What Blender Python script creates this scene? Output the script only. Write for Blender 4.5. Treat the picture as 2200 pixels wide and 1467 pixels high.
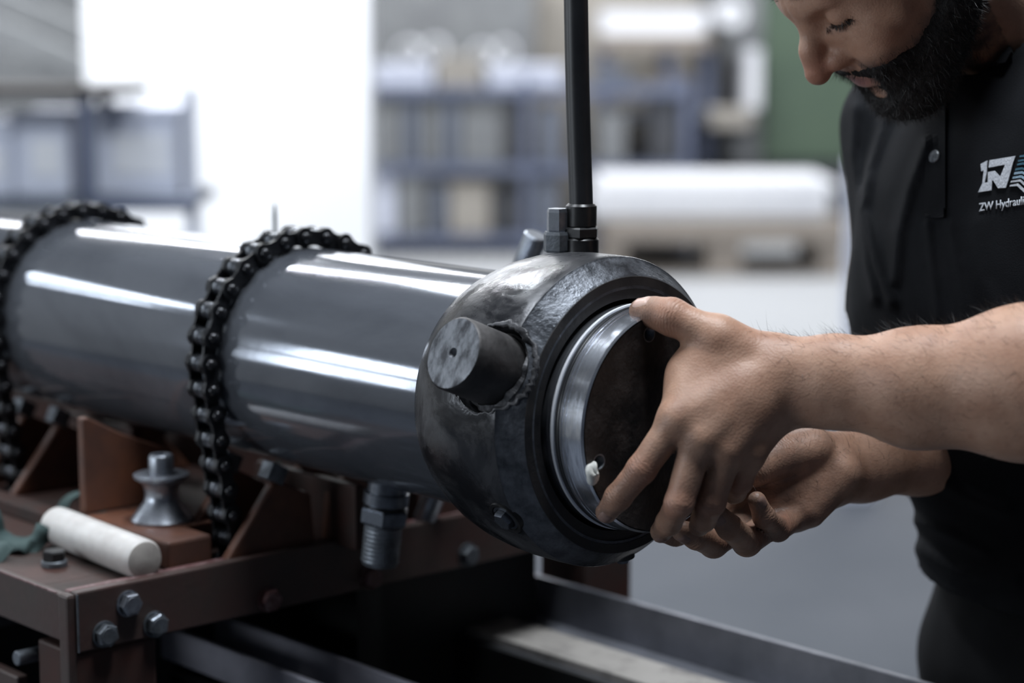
import bpy, bmesh, math, random
import numpy as np
from mathutils import Vector, Matrix
from mathutils.bvhtree import BVHTree

for o in list(bpy.data.objects):
    bpy.data.objects.remove(o)
scene = bpy.context.scene
COL = scene.collection
rnd = random.Random(7)
rng = np.random.default_rng(7)

# ------------------------------------------------------------------ camera
FPX = 4500.0                       # focal length in pixels of the 2200 px frame
PITCH = math.atan(663 / 4500)
CAM_H = 1.40
cam_d = bpy.data.cameras.new('camera')
cam = bpy.data.objects.new('camera', cam_d)
COL.objects.link(cam)
cam.location = (0, 0, CAM_H)
cam.rotation_euler = (math.pi / 2 - PITCH, 0, 0)
cam_d.sensor_width = 36
cam_d.lens = 36 * FPX / 2200
cam_d.clip_start = .05
cam_d.dof.use_dof = True
cam_d.dof.focus_distance = 1.755
cam_d.dof.aperture_fstop = 2.8
scene.camera = cam

# ------------------------------------------------------------------ light
scene.view_settings.view_transform = 'Standard'
scene.view_settings.look = 'None'
scene.view_settings.gamma = 1
scene.view_settings.use_curve_mapping = False
scene.view_settings.exposure = 0.15

world = bpy.data.worlds.new('hall_ambient')
scene.world = world
world.use_nodes = True
bg = world.node_tree.nodes['Background']
bg.inputs[0].default_value = (.62, .74, 1.0, 1)
bg.inputs[1].default_value = .045


def area(name, loc, target, sx, sy, power, color=(1, 1, 1)):
    d = bpy.data.lights.new(name, 'AREA')
    d.shape = 'RECTANGLE'
    d.size, d.size_y = sx, sy
    d.energy = power
    d.color = color
    o = bpy.data.objects.new(name, d)
    COL.objects.link(o)
    o.location = loc
    o.rotation_euler = (Vector(target) - Vector(loc)).to_track_quat('-Z', 'Y').to_euler()
    return o


COOL = (.88, .94, 1.0)
# ceiling luminaires of the hall and the daylight windows in its left wall, plus added fill lights
for x, y, w in ((-1.5, 2.0, 60), (.45, 1.6, 112), (-1.6, 5.2, 40)):
    area('ceiling_lamp', (x, y, 4.2), (x, y, 0), .35, 1.6, w, COOL)
for x, y, w in ((-2.9, 9.0, 80), (-.6, 10.2, 105), (2.6, 10.6, 125), (-2.2, 13, 80), (.8, 13.2, 95), (3.8, 13.2, 90)):
    area('ceiling_lamp', (x, y, 4.4), (x, y, 0), 2.0, .45, w, (.95, .97, 1.0))
area('panel_lamp', (-1.4, 5.6, 3.9), (-1.0, 7.1, 1.2), 1.6, .3, 185, (.95, .97, 1.0))  # added to brighten the white panel, no known fixture there
WINDOWS_AND_FILL = ((2.28, 2.72, 1.62, 2.1, 9), (2.28, 2.72, 1.08, 1.52, 8), (3.5, 4.9, 2.78, 2.98, 13), (3.5, 4.9, 2.52, 2.62, 6), (-.9, .7, 1.3, 2.6, 58))  # last entry is an unseen opening added as frontal fill
for y0, y1, z0, z1, w in WINDOWS_AND_FILL:
    area('window_daylight', (-4.25, (y0 + y1) / 2, (z0 + z1) / 2), (0, (y0 + y1) / 2, (z0 + z1) / 2), y1 - y0, z1 - z0, w, (.84, .92, 1.0))

# ------------------------------------------------------------------ frames of reference
cp, sp = math.cos(PITCH), math.sin(PITCH)
FW = np.array([0, cp, -sp]); UP = np.array([0, sp, cp]); RT = np.array([1., 0, 0]); CO = np.array([0, 0, CAM_H])


def U(x, y, d):
    """point seen at photo pixel (x, y) at distance d along the optical axis"""
    return CO + FW * d + RT * ((x - 1100) / FPX * d) + UP * ((733.5 - y) / FPX * d)


def onY(x, y, Y):
    v = U(x, y, 1.) - CO
    return CO + v * (Y / v[1])


def pix(p):
    v = np.asarray(p) - CO
    d = v @ FW
    return np.stack([1100 + FPX * (v @ RT) / d, 733.5 - FPX * (v @ UP) / d], -1)


YAW = math.atan(4150 / (FPX / cp))
TH = YAW - math.pi / 2             # turn of the machine frame: x = cylinder axis (towards head), y across, z up
AX = np.array([math.cos(TH), math.sin(TH), 0]); PX = np.array([-math.sin(TH), math.cos(TH), 0]); ZX = np.array([0, 0, 1.])
CC = U(1353, 893, 1.75)            # centre of the cylinder's open end


def LW(a, p, z):
    return CC + AX * a + PX * p + ZX * z


# ------------------------------------------------------------------ materials
def mat(name, c1, c2=None, scale=20., rough=.5, rough2=None, metal=0., bump=0., bscale=None, detail=6., lo=.35, hi=.65,
        stretch=(1, 1, 1), sss=0., coat=0., spec=.5, extra=None, noise_dist=0.):
    m = bpy.data.materials.new(name)
    m.use_nodes = True
    nt = m.node_tree
    b = nt.nodes['Principled BSDF']
    N = nt.nodes.new
    L = nt.links.new
    b.inputs['Base Color'].default_value = (*c1, 1)
    b.inputs['Roughness'].default_value = rough
    b.inputs['Metallic'].default_value = metal
    b.inputs['Specular IOR Level'].default_value = spec
    if coat:
        b.inputs['Coat Weight'].default_value = coat
        b.inputs['Coat Roughness'].default_value = .12
    if sss:
        b.inputs['Subsurface Weight'].default_value = sss
        b.inputs['Subsurface Radius'].default_value = (.008, .003, .0015)
        b.inputs['Subsurface Scale'].default_value = 1.
    if c2 is not None or bump:
        tc = N('ShaderNodeTexCoord'); mp = N('ShaderNodeMapping')
        mp.inputs['Scale'].default_value = stretch
        L(tc.outputs['Object'], mp.inputs['Vector'])
    if c2 is not None:
        nz = N('ShaderNodeTexNoise')
        nz.inputs['Scale'].default_value = scale; nz.inputs['Detail'].default_value = detail
        nz.inputs['Roughness'].default_value = .62; nz.inputs['Distortion'].default_value = noise_dist
        L(mp.outputs[0], nz.inputs['Vector'])
        rp = N('ShaderNodeMapRange')
        rp.inputs['From Min'].default_value = lo; rp.inputs['From Max'].default_value = hi
        L(nz.outputs['Fac'], rp.inputs['Value'])
        mx = N('ShaderNodeMix'); mx.data_type = 'RGBA'
        mx.inputs[6].default_value = (*c1, 1); mx.inputs[7].default_value = (*c2, 1)
        L(rp.outputs[0], mx.inputs[0]); L(mx.outputs[2], b.inputs['Base Color'])
        if rough2 is not None:
            r2 = N('ShaderNodeMapRange')
            r2.inputs['To Min'].default_value = rough; r2.inputs['To Max'].default_value = rough2
            L(rp.outputs[0], r2.inputs['Value']); L(r2.outputs[0], b.inputs['Roughness'])
    if bump:
        n2 = N('ShaderNodeTexNoise')
        n2.inputs['Scale'].default_value = bscale or scale * 4; n2.inputs['Detail'].default_value = 4
        L(mp.outputs[0], n2.inputs['Vector'])
        bp = N('ShaderNodeBump'); bp.inputs['Strength'].default_value = bump; bp.inputs['Distance'].default_value = .002
        L(n2.outputs['Fac'], bp.inputs['Height']); L(bp.outputs[0], b.inputs['Normal'])
    if extra:
        extra(m, nt, b)
    return m


M = {}
M['tube'] = mat('tube_steel', (.19, .203, .232), (.095, .104, .125), 5, .07, .16, .58, .012, 160, lo=.38, hi=.72, detail=9, stretch=(.7, 1.2, 1.2), noise_dist=.6)
M['head'] = mat('head_steel', (.022, .023, .027), (.10, .10, .106), 13, .2, .48, .5, .2, 110, lo=.42, hi=.68, noise_dist=1.2)
M['head_band'] = mat('scaly_band_steel', (.06, .065, .075), (.15, .16, .18), 60, .3, .5, .7, .28, 260)
M['head_face'] = mat('head_face_black', (.012, .012, .014), (.035, .03, .028), 26, .4, .65, .2, .2, 200)
M['pin'] = mat('pin_steel', (.035, .034, .035), (.09, .085, .085), 22, .38, .6, .5, .25, 150)
M['pin_face'] = mat('pin_face_steel', (.17, .18, .2), (.045, .047, .054), 70, .36, .6, .55, .6, 160, lo=.42, hi=.62, stretch=(1.6, 1, .7))
M['weld'] = mat('weld_steel', (.035, .035, .038), (.11, .11, .118), 90, .35, .55, .5, .5, 160)
M['polish'] = mat('polished_steel', (.80, .83, .9), (.34, .36, .42), 45, .14, .28, .93, .05, 300, stretch=(9, 1, 1), lo=.45, hi=.7)
M['seal'] = mat('white_seal', (.8, .82, .86), (.7, .72, .77), 50, .35)
M['rubber'] = mat('black_rubber', (.012, .013, .015), (.02, .021, .024), 40, .38)
M['plug_face'] = mat('plug_face_rust', (.010, .010, .011), (.075, .062, .058), 26, .5, .8, .15, .35, 240, lo=.46, hi=.78)
M['paste'] = mat('white_paste', (.72, .72, .68), (.6, .6, .57), 60, .5, bump=.3)
M['chain'] = mat('oiled_chain_steel', (.007, .007, .009), (.014, .015, .018), 60, .38, .5, .4)
M['chain_roller'] = mat('chain_roller_steel', (.24, .255, .285), (.04, .043, .05), 70, .2, .4, .95)
M['chain_pin'] = mat('chain_pin_steel', (.05, .052, .058), (.03, .03, .033), 60, .2, metal=.7)
M['zinc'] = mat('zinc_steel', (.42, .45, .5), (.2, .21, .24), 70, .28, .45, .9)
M['zinc_dull'] = mat('dull_zinc_steel', (.2, .22, .25), (.1, .11, .12), 60, .4, .6, .7, .2)
M['fit'] = mat('fitting_steel', (.19, .21, .245), (.09, .10, .12), 60, .26, .4, .85)
M['brown'] = mat('brown_machine_paint', (.058, .026, .021), (.04, .03, .027), 14, .5, .65, 0, .12, 90, spec=.25)
M['brown_bar'] = mat('worn_brown_paint', (.062, .034, .03), (.045, .032, .028), 18, .4, .55, 0, .15, 120)
M['brown_edge'] = mat('scraped_brown_paint', (.10, .045, .045), (.25, .17, .17), 110, .45, lo=.5, hi=.7)
M['orange_br'] = mat('orange_brown_paint', (.15, .06, .034), (.075, .034, .024), 16, .4, .55, 0, .15, 80)
M['nylon'] = mat('white_nylon', (.62, .60, .58), (.46, .43, .41), 20, .42, .5, sss=.05)
M['nylon_end'] = mat('nylon_cut_end', (.5, .46, .42), (.3, .27, .25), 40, .6)
M['cloth'] = mat('green_cloth', (.03, .055, .055), (.05, .08, .078), 40, .85, bump=.3, bscale=700)
M['black_steel'] = mat('black_steel', (.015, .015, .017), (.03, .03, .03), 60, .35, metal=.4)
M['rail'] = mat('rail_steel', (.2, .205, .235), (.13, .135, .155), 12, .38, .5, .55, .1, 140)
M['rail_bright'] = mat('bright_rail_steel', (.5, .49, .56), (.3, .3, .35), 9, .32, .45, .5, .1, 140)  # rail steel lightened, window light on the near rail put into its colour
M['strip'] = mat('dusty_strip', (.30, .28, .26), (.13, .12, .115), 34, .6, .75, 0, .3, 120, lo=.5, hi=.75)
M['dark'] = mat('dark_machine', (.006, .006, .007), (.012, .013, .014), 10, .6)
M['floor'] = mat('grey_floor', (.40, .41, .425), (.36, .37, .385), 1.3, .5, .6, 0)
M['floor2'] = mat('blue_grey_coating', (.072, .080, .096), (.065, .073, .088), 1.3, .6, .7, 0, spec=.2)  # floor colour darkened for the weaker light near the bench
M['wallp'] = mat('hall_wall', (.36, .35, .33), (.3, .3, .29), .8, .8)
M['ceil'] = mat('hall_ceiling', (.5, .5, .5), (.45, .45, .46), .8, .8)
M['white'] = mat('white_panel', (.93, .94, .96), (.9, .91, .94), 1.5, .55)
M['blue'] = mat('blue_paint', (.125, .145, .215), (.10, .12, .185), 8, .5)
M['bluegrey'] = mat('blue_grey_bin', (.15, .17, .215), (.10, .115, .15), 5, .6)
M['greybox'] = mat('grey_box', (.22, .23, .235), (.16, .165, .175), 5, .65)
M['darkbox'] = mat('dark_box', (.035, .04, .05), (.06, .06, .065), 5, .6)
M['beige'] = mat('beige_card', (.38, .35, .31), (.30, .28, .25), 4, .75)
M['paleb'] = mat('pale_bin', (.66, .69, .79), (.58, .61, .72), 3, .5)
M['green'] = mat('green_paint', (.075, .112, .075), (.062, .095, .066), 2, .5)
M['wood'] = mat('pallet_wood', (.33, .29, .25), (.23, .2, .175), 6, .75, stretch=(1, 1, 6))
M['darkwood'] = mat('dark_board', (.045, .037, .034), (.03, .026, .024), 6, .7)
M['sheet'] = mat('white_sheet', (.8, .81, .84), (.7, .71, .75), 3, .5)


# ------------------------------------------------------------------ mesh helpers
class MB:
    def __init__(s):
        s.v = []; s.f = []; s.sm = []

    def add(s, v, f, smooth=False):
        o = len(s.v)
        s.v += [tuple(map(float, q)) for q in v]
        s.f += [tuple(i + o for i in q) for q in f]
        s.sm += [smooth] * len(f)
        return s

    def box(s, a0, a1, b0, b1, c0, c1):
        v = [(x, y, z) for x in (a0, a1) for y in (b0, b1) for z in (c0, c1)]
        return s.add(v, [(0, 1, 3, 2), (4, 6, 7, 5), (0, 4, 5, 1), (2, 3, 7, 6), (0, 2, 6, 4), (1, 5, 7, 3)])

    def lathe(s, prof, org, axis, n=48, smooth=True, closed=False, ref=(0, 0, 1), n0=0., n1=2 * math.pi):
        """prof: (t along axis, radius)"""
        org = np.array(org, float); ax = np.array(axis, float); ax /= np.linalg.norm(ax)
        rf = np.array(ref, float)
        if abs(ax @ rf) > .95: rf = np.array([1., 0, 0])
        e1 = rf - ax * (rf @ ax); e1 /= np.linalg.norm(e1); e2 = np.cross(ax, e1)
        v = []; f = []
        for t, r in prof:
            for k in range(n):
                q = 2 * math.pi * k / n
                v.append(org + ax * t + (e1 * math.cos(q) + e2 * math.sin(q)) * r)
        m = len(prof)
        for i in range(m - 1):
            for k in range(n):
                k2 = (k + 1) % n
                f.append((i * n + k, i * n + k2, (i + 1) * n + k2, (i + 1) * n + k))
        s.add(v, f, smooth)
        if closed:
            o = len(s.v) - len(v)
            s.f.append(tuple(o + k for k in range(n))[::-1]); s.f.append(tuple(o + (m - 1) * n + k for k in range(n)))
            s.sm += [False, False]
        return s

    def cyl(s, p0, p1, r, n=24, r1=None, bev=0.):
        p0 = np.array(p0, float); p1 = np.array(p1, float); h = np.linalg.norm(p1 - p0); r1 = r if r1 is None else r1
        if bev:
            pr = [(0, r - bev), (bev, r), (h - bev, r1), (h, r1 - bev)]
        else:
            pr = [(0, r), (h, r1)]
        return s.lathe(pr, p0, p1 - p0, n, closed=True)

    def hexn(s, p0, p1, r, ref=(0, 0, 1)):
        p0 = np.array(p0, float); p1 = np.array(p1, float); h = np.linalg.norm(p1 - p0)
        return s.lathe([(0, r * .93), (h * .12, r), (h * .85, r), (h, r * .9)], p0, p1 - p0, 6, smooth=False, closed=True, ref=ref)

    def prism(s, poly, fn, t0, t1):
        """poly: 2D points, fn(u, v, t) -> 3D"""
        n = len(poly)
        v = [fn(u, w, t0) for u, w in poly] + [fn(u, w, t1) for u, w in poly]
        f = [tuple(range(n))[::-1], tuple(range(n, 2 * n))] + [(i, (i + 1) % n, n + (i + 1) % n, n + i) for i in range(n)]
        return s.add(v, f)

    def path(s, pts, r, n=12, smooth=True, cap=True):
        pts = [np.array(p, float) for p in pts]
        rr = r if hasattr(r, '__len__') else [r] * len(pts)
        e = None; v = []; f = []
        for i, p in enumerate(pts):
            t = pts[min(i + 1, len(pts) - 1)] - pts[max(i - 1, 0)]; t /= np.linalg.norm(t)
            if e is None:
                q = np.array([0, 0, 1.]) if abs(t[2]) < .9 else np.array([1., 0, 0])
                e = q - t * (q @ t)
            e = e - t * (e @ t); e /= np.linalg.norm(e)
            g = np.cross(t, e)
            for k in range(n):
                a = 2 * math.pi * k / n
                v.append(p + (e * math.cos(a) + g * math.sin(a)) * rr[i])
        for i in range(len(pts) - 1):
            for k in range(n):
                k2 = (k + 1) % n
                f.append((i * n + k, i * n + k2, (i + 1) * n + k2, (i + 1) * n + k))
        s.add(v, f, smooth)
        if cap:
            o = len(s.v) - len(v); m = len(pts)
            s.f.append(tuple(o + k for k in range(n))[::-1]); s.f.append(tuple(o + (m - 1) * n + k for k in range(n)))
            s.sm += [False, False]
        return s

    def mesh(s, name, material, off=(0, 0, 0)):
        me = bpy.data.meshes.new(name)
        off = np.array(off, float)
        me.from_pydata([tuple(np.array(q) - off) for q in s.v], [], s.f)
        me.polygons.foreach_set('use_smooth', s.sm)
        me.materials.append(M[material] if isinstance(material, str) else material)
        bm = bmesh.new(); bm.from_mesh(me)
        bmesh.ops.recalc_face_normals(bm, faces=bm.faces)
        bm.to_mesh(me); bm.free()
        me.update()
        if any(s.sm): me.set_sharp_from_angle(angle=math.radians(38))
        return me


def tag(o, label=None, cat=None, group=None, kind=None):
    if label: o['label'] = label
    if cat: o['category'] = cat
    if group: o['group'] = group
    if kind: o['kind'] = kind
    return o


BASE = {}


def thing(name, label, cat, base=(0, 0, 0), group=None, machine=True):
    """an Empty at the thing's base; machine things use the cylinder's own frame"""
    o = bpy.data.objects.new(name, None)
    COL.objects.link(o)
    o.empty_display_size = .05
    if machine:
        o.location = LW(*base); o.rotation_euler = (0, 0, TH)
    else:
        o.location = base
    BASE[o.name] = tuple(base)
    return tag(o, label, cat, group)


def part(name, mb, material, parent, bevel=0., label=None, kind=None, root=None):
    r = root or parent
    o = bpy.data.objects.new(name, mb.mesh(name, material, BASE[r.name]))
    COL.objects.link(o)
    o.parent = parent
    BASE[o.name] = BASE[r.name]
    if bevel:
        bv = o.modifiers.new('edge', 'BEVEL'); bv.width = bevel; bv.segments = 2; bv.limit_method = 'ANGLE'; bv.angle_limit = math.radians(40)
        bv.harden_normals = False
    return tag(o, label, kind=kind)


def solo(name, mb, material, label, cat, base=(0, 0, 0), machine=True, group=None, bevel=0., kind=None):
    """a thing that is a single mesh"""
    o = bpy.data.objects.new(name, mb.mesh(name, material, base))
    COL.objects.link(o)
    if machine:
        o.location = LW(*base); o.rotation_euler = (0, 0, TH)
    else:
        o.location = base
    if bevel:
        bv = o.modifiers.new('edge', 'BEVEL'); bv.width = bevel; bv.segments = 2; bv.limit_method = 'ANGLE'; bv.angle_limit = math.radians(40)
    return tag(o, label, cat, group, kind)


def place(name, me, parent, loc, rot=None):
    o = bpy.data.objects.new(name, me)
    COL.objects.link(o)
    o.parent = parent
    o.location = loc
    if rot is not None: o.rotation_euler = rot
    return o


# ================================================================== the hall
f = MB().box(-14, 14, -4, 15.6, -.05, 0)
f2 = MB().box(-14, 14, -4, 7.7, 0, .003)  # near layer whose darker colour stands in for the light falling off
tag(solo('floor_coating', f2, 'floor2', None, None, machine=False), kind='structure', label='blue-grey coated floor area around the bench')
tag(solo('floor', f, 'floor', None, None, machine=False), kind='structure', label='smooth light grey concrete workshop floor')
f = MB().box(-14, 14, 15.4, 15.6, 0, 5)
tag(solo('wall_back', f, 'wallp', None, None, machine=False), kind='structure', label='dull grey back wall of the hall')

f = MB().box(-4.5, -4.4, -4, 15.4, 0, 4.8)
tag(solo('wall_left', f, 'wallp', None, None, machine=False), kind='structure', label='plain grey side wall of the hall')
for i, (y0, y1, z0, z1, w) in enumerate(WINDOWS_AND_FILL):
    f = MB()
    for a_ in ((y0 - .05, y1 + .05, z0 - .05, z0), (y0 - .05, y1 + .05, z1, z1 + .05), (y0 - .05, y0, z0, z1), (y1, y1 + .05, z0, z1)):
        f.box(-4.4, -4.23, *a_)
    tag(solo('window_%d' % (i + 1), f, 'sheet', None, None, (-4.4, (y0 + y1) / 2, z0), machine=False), kind='structure', label='daylight window frame in the side wall')
f = MB().box(-14, 14, -4, 15.6, 4.8, 4.9)
tag(solo('ceiling', f, 'ceil', None, None, machine=False), kind='structure', label='light grey hall ceiling')


def wbox(x0, y0, x1, y1, Y, dep):
    """box whose front face covers the photo rectangle at distance Y, dep deep"""
    a = onY(x0, y1, Y); b = onY(x1, y0, Y)
    return a[0], b[0], Y, Y + dep, a[2], b[2]


def bgthing(name, label, cat, bx, material, group=None, bevel=.004):
    base = ((bx[0] + bx[1]) / 2, bx[2], bx[4])
    return solo(name, MB().box(*bx), material, label, cat, base, False, group, bevel)


# bright white partition behind the cylinder
a = wbox(176, -250, 792, 0, 7.0, .25)
solo('partition_panel', MB().box(a[0], a[1], a[2], a[3], 0, 3.0), 'white', 'tall plain white partition panel behind the chains', 'panel',
     ((a[0] + a[1]) / 2, a[2], 0), False, None, .01)

# storage rack along the back with bins
def rack(x0, x1, Y, shelves, label, dep=.6, top=1.2):
    t = thing('storage_rack', label, 'rack', ((x0 + x1) / 2, Y, 0), machine=False)
    n = max(1, round((x1 - x0) / 1.15))
    for i in range(n + 1):
        x = x0 + (x1 - x0) * i / n
        for y in (Y, Y + dep):
            part('upright', MB().box(x - .025, x + .025, y, y + .05, 0, top), 'blue', t)
    for z in shelves:
        for y in (Y - .01, Y + dep):
            part('beam', MB().box(x0, x1, y, y + .04, z - .06, z), 'blue', t)
        part('shelf', MB().box(x0, x1, Y + .03, Y + dep, z - .02, z), 'bluegrey', t)
    return t


RY = 13.2
xa = onY(780, 0, RY)[0]; xb = onY(1480, 0, RY)[0]
zs = [onY(0, y, RY)[2] for y in (505, 352, 186)]
rack(xa, xb, RY, zs, 'long blue steel storage rack full of bins behind the hose', top=zs[2] + .05)
ordn = ['first', 'second', 'third', 'fourth', 'fifth', 'sixth', 'seventh', 'eighth', 'ninth', 'tenth']


def row(px, y0s, y1, mats, cat, what, where, grp, Y=RY + .06, dep=.4, name='storage_bin'):
    for i in range(len(px)):
        x0, x1 = px[i]
        b = wbox(x0, y0s[i % len(y0s)], x1, y1, Y + rnd.random() * .05, dep)
        b = b[:4] + ((zs[0] if y1 > 480 else zs[1] if y1 > 330 else zs[2]), b[5])
        t = thing(name, '%s %s, %s from the white panel' % (what[mats[i]], where, ordn[i]), cat, ((b[0] + b[1]) / 2, b[2], b[4]), grp, False)
        w = .012
        body = MB().box(b[0], b[1], b[2], b[3], b[4], b[5] - .02)
        part('bin_body', body, mats[i], t, .008)
        part('bin_rim', MB().box(b[0] - .01, b[1] + .01, b[2] - .012, b[3] + .01, b[5] - .035, b[5]), mats[i], t, .004)


WH = {'greybox': 'grey bin', 'bluegrey': 'blue-grey bin', 'darkbox': 'dark bin', 'beige': 'beige carton', 'paleb': 'pale bin', 'sheet': 'white carton'}
row([(805, 862), (868, 900), (908, 945), (952, 985), (990, 1078), (1088, 1140), (1160, 1205), (1285, 1345), (1395, 1460)],
    [200, 205, 200, 210, 198, 205, 230, 240], 352, ['greybox', 'bluegrey', 'greybox', 'bluegrey', 'greybox', 'darkbox', 'bluegrey', 'greybox', 'darkbox'],
    'bin', WH, 'on the upper rack level', 'bins on the upper rack level')
row([(800, 848), (856, 912), (930, 960), (968, 1052), (1066, 1135), (1150, 1200), (1285, 1345), (1390, 1450)],
    [366, 372, 400, 390, 405, 380, 380], 505, ['paleb', 'greybox', 'bluegrey', 'beige', 'darkbox', 'bluegrey', 'greybox', 'darkbox'],
    'bin', WH, 'on the lower rack level', 'bins on the lower rack level')
row([(798, 930), (940, 1035), (1050, 1210), (1285, 1350)],
    [135, 120, 140, 150], 186, ['paleb', 'beige', 'paleb', 'bluegrey'], 'carton', WH, 'lying on top of the rack', 'cartons on top of the rack', name='carton')
for i, (x0, x1) in enumerate(((800, 900), (915, 1010), (1025, 1110), (1125, 1210), (1285, 1370), (1385, 1470))):
    q0 = onY(x0, 0, RY + .08)[0]; q1 = onY(x1, 0, RY + .08)[0]
    t = thing('storage_crate', 'dark crate on the floor under the rack, %s from the white panel' % ordn[i], 'crate', ((q0 + q1) / 2, RY + .08, 0), 'dark crates under the rack', False)
    part('crate_body', MB().box(q0, q1, RY + .08, RY + .5, 0, zs[0] - .09), 'darkbox', t, .008)
# round pipe ends stacked on the rack top
for i, (x, y) in enumerate(((875, 112), (932, 108), (1035, 118), (1085, 112))):
    q = onY(x, y, RY + .1)
    z = onY(0, 136, RY)[2]
    t = thing('pipe_ring', 'pale round pipe piece on the rack cartons, %s from the white panel' % ordn[i], 'pipe', (q[0], RY + .1, q[2] - .07), 'pipe pieces on the rack', False)
    part('wall', MB().lathe([(0, .055), (0, .075), (.5, .075), (.5, .055), (0, .055)], (q[0], RY + .1, q[2]), (0, 1, 0), 24), 'sheet', t)
# second, taller stack of goods behind the rack
b = wbox(800, -60, 1150, 140, 14.2, .6)
bgthing('crate_stack', 'large grey-green crate behind the rack beside the white panel', 'crate', b[:4] + (0, b[5]), 'greybox')
b = wbox(1000, -40, 1500, 110, 14.9, .4)
bgthing('crate_stack', 'wide beige crate against the back wall behind the hose', 'crate', b[:4] + (0, b[5]), 'beige')

# white stack on a brown board, on a rack of its own behind the hose
RY2 = 13.95
b = wbox(1285, 75, 1530, 108, RY2, .7)
zt2 = b[4]
t = thing('storage_rack', 'blue and grey rack carrying the brown board', 'rack', ((b[0] + b[1]) / 2, RY2, 0), machine=False)
for x in (b[0] + .05, (b[0] + b[1]) / 2 + .1, b[1] - .02):
    for y in (RY2 + .05, RY2 + .6):
        part('upright', MB().box(x - .035, x + .035, y, y + .06, 0, zt2), 'blue', t)
for y in (240, 352):
    z = onY(0, y, RY2)[2]
    part('shelf', MB().box(b[0], b[1], RY2 + .02, RY2 + .66, z - .05, z), 'bluegrey', t)
bgthing('board', 'brown wooden board lying across the rack behind the hose', 'board', b, 'wood')
b2 = wbox(1290, 22, 1520, 75, RY2 + .05, .5)
bgthing('sheet_stack', 'white stack of sheets on the brown board behind the hose', 'stack', b2[:4] + (b[5], b2[5]), 'sheet')
for i, (r, m_, lb) in enumerate((((1405, 150, 1462, 240), 'wood', 'brown carton on the narrow rack right of the hose'),
                                 ((1405, 268, 1455, 352), 'darkbox', 'dark teal bin on the narrow rack right of the hose'))):
    q = wbox(*r, RY2 + .1, .4)
    bgthing('carton' if i == 0 else 'storage_bin', lb, 'carton' if i == 0 else 'bin', q, m_)
# machine with green panel
g = wbox(1560, -120, 1990, 345, 14.1, 1.2)
t = thing('green_machine', 'large machine with a flat green side panel behind the man', 'machine', ((g[0] + g[1]) / 2, 14.1, 0), machine=False)
part('base', MB().box(g[0] + .05, g[1], 14.12, 15.3, 0, g[4]), 'darkbox', t, .01)
part('panel', MB().box(onY(1642, 0, 14.1)[0], g[1], 14.08, 15.3, g[4], g[5]), 'green', t, .01)
part('column', MB().box(g[0], onY(1642, 0, 14.1)[0], 14.12, 15.3, g[4], g[5]), 'greybox', t, .01)
part('door', MB().box(onY(1565, 0, 14.1)[0], onY(1600, 0, 14.1)[0], 14.06, 14.12, onY(0, 230, 14.1)[2], onY(0, 120, 14.1)[2]), 'darkbox', t, .006)
part('control_box', MB().box(onY(1605, 0, 13.8)[0], onY(1638, 0, 13.8)[0], 13.8, 14.12, onY(0, 235, 13.8)[2], onY(0, 105, 13.8)[2]), 'sheet', t, .01)
part('tray', MB().box(onY(1530, 0, 13.7)[0], onY(1620, 0, 13.7)[0], 13.7, 14.1, onY(0, 275, 13.7)[2], onY(0, 235, 13.7)[2]), 'beige', t, .01)
q = onY(1572, 30, 13.6)
t = thing('paper_roll', 'white round roll end above the dark machine column', 'roll', (q[0], 13.6, q[2] - .1), machine=False)
part('roll', MB().lathe([(0, .02), (0, .09), (.6, .09), (.6, .02)], (q[0], 13.6, q[2]), (0, 1, 0), 28), 'sheet', t)
# pallet with white sheets
PY = 12.1
pb = wbox(1300, 470, 1815, 560, PY, 1.0)
t = thing('wooden_pallet', 'grey weathered wooden pallet on the floor under white sheets', 'pallet', ((pb[0] + pb[1]) / 2, PY, 0), machine=False)
pz = pb[5]
for x0, x1 in ((pb[0], pb[0] + .12), ((pb[0] + pb[1]) / 2 - .1, (pb[0] + pb[1]) / 2 + .1), (pb[1] - .14, pb[1])):
    for y in (PY, PY + .45, PY + .88):
        part('block', MB().box(x0, x1, y, y + .12, .02, pz - .06), 'wood', t)
for y in (PY - .01, PY + .44, PY + .87):
    part('bottom_board', MB().box(pb[0], pb[1], y, y + .14, 0, .02), 'wood', t)
for i in range(6):
    y = PY - .01 + i * .172
    part('plank', MB().box(pb[0], pb[1], y, y + .14, pz - .06, pz), 'wood', t)
part('front_board', MB().box(pb[0] - .01, pb[1], PY - .03, PY - .01, pz - .13, pz), 'wood', t)
sb = wbox(1285, 388, 1790, 470, PY - .02, .95)
for i in range(4):
    z0 = pz + (sb[5] - pz) * i / 4; z1 = pz + (sb[5] - pz) * (i + 1) / 4 - .006
    dx = rnd.uniform(-.03, .03)
    bgthing('sheet_bundle', 'thick white sheet on the pallet, %s' % ('bottom layer', 'second layer from the bottom', 'third layer from the bottom', 'top layer')[i],
            'sheet', (sb[0] + dx, sb[1] + dx, PY - .03 + rnd.random() * .03, PY + .95, z0, z1), 'sheet', 'white sheets on the pallet')
# added pale slab imitating a light halo beside the man's far sleeve
b = wbox(1812, 335, 1900, 730, 6.2, .03)
solo('upright_board', MB().box(b[0], b[1], b[2], b[3], 0, b[5]), 'paleb', 'pale narrow board standing upright behind the far sleeve', 'board', ((b[0] + b[1]) / 2, b[2], 0), False, None, .004)

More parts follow.
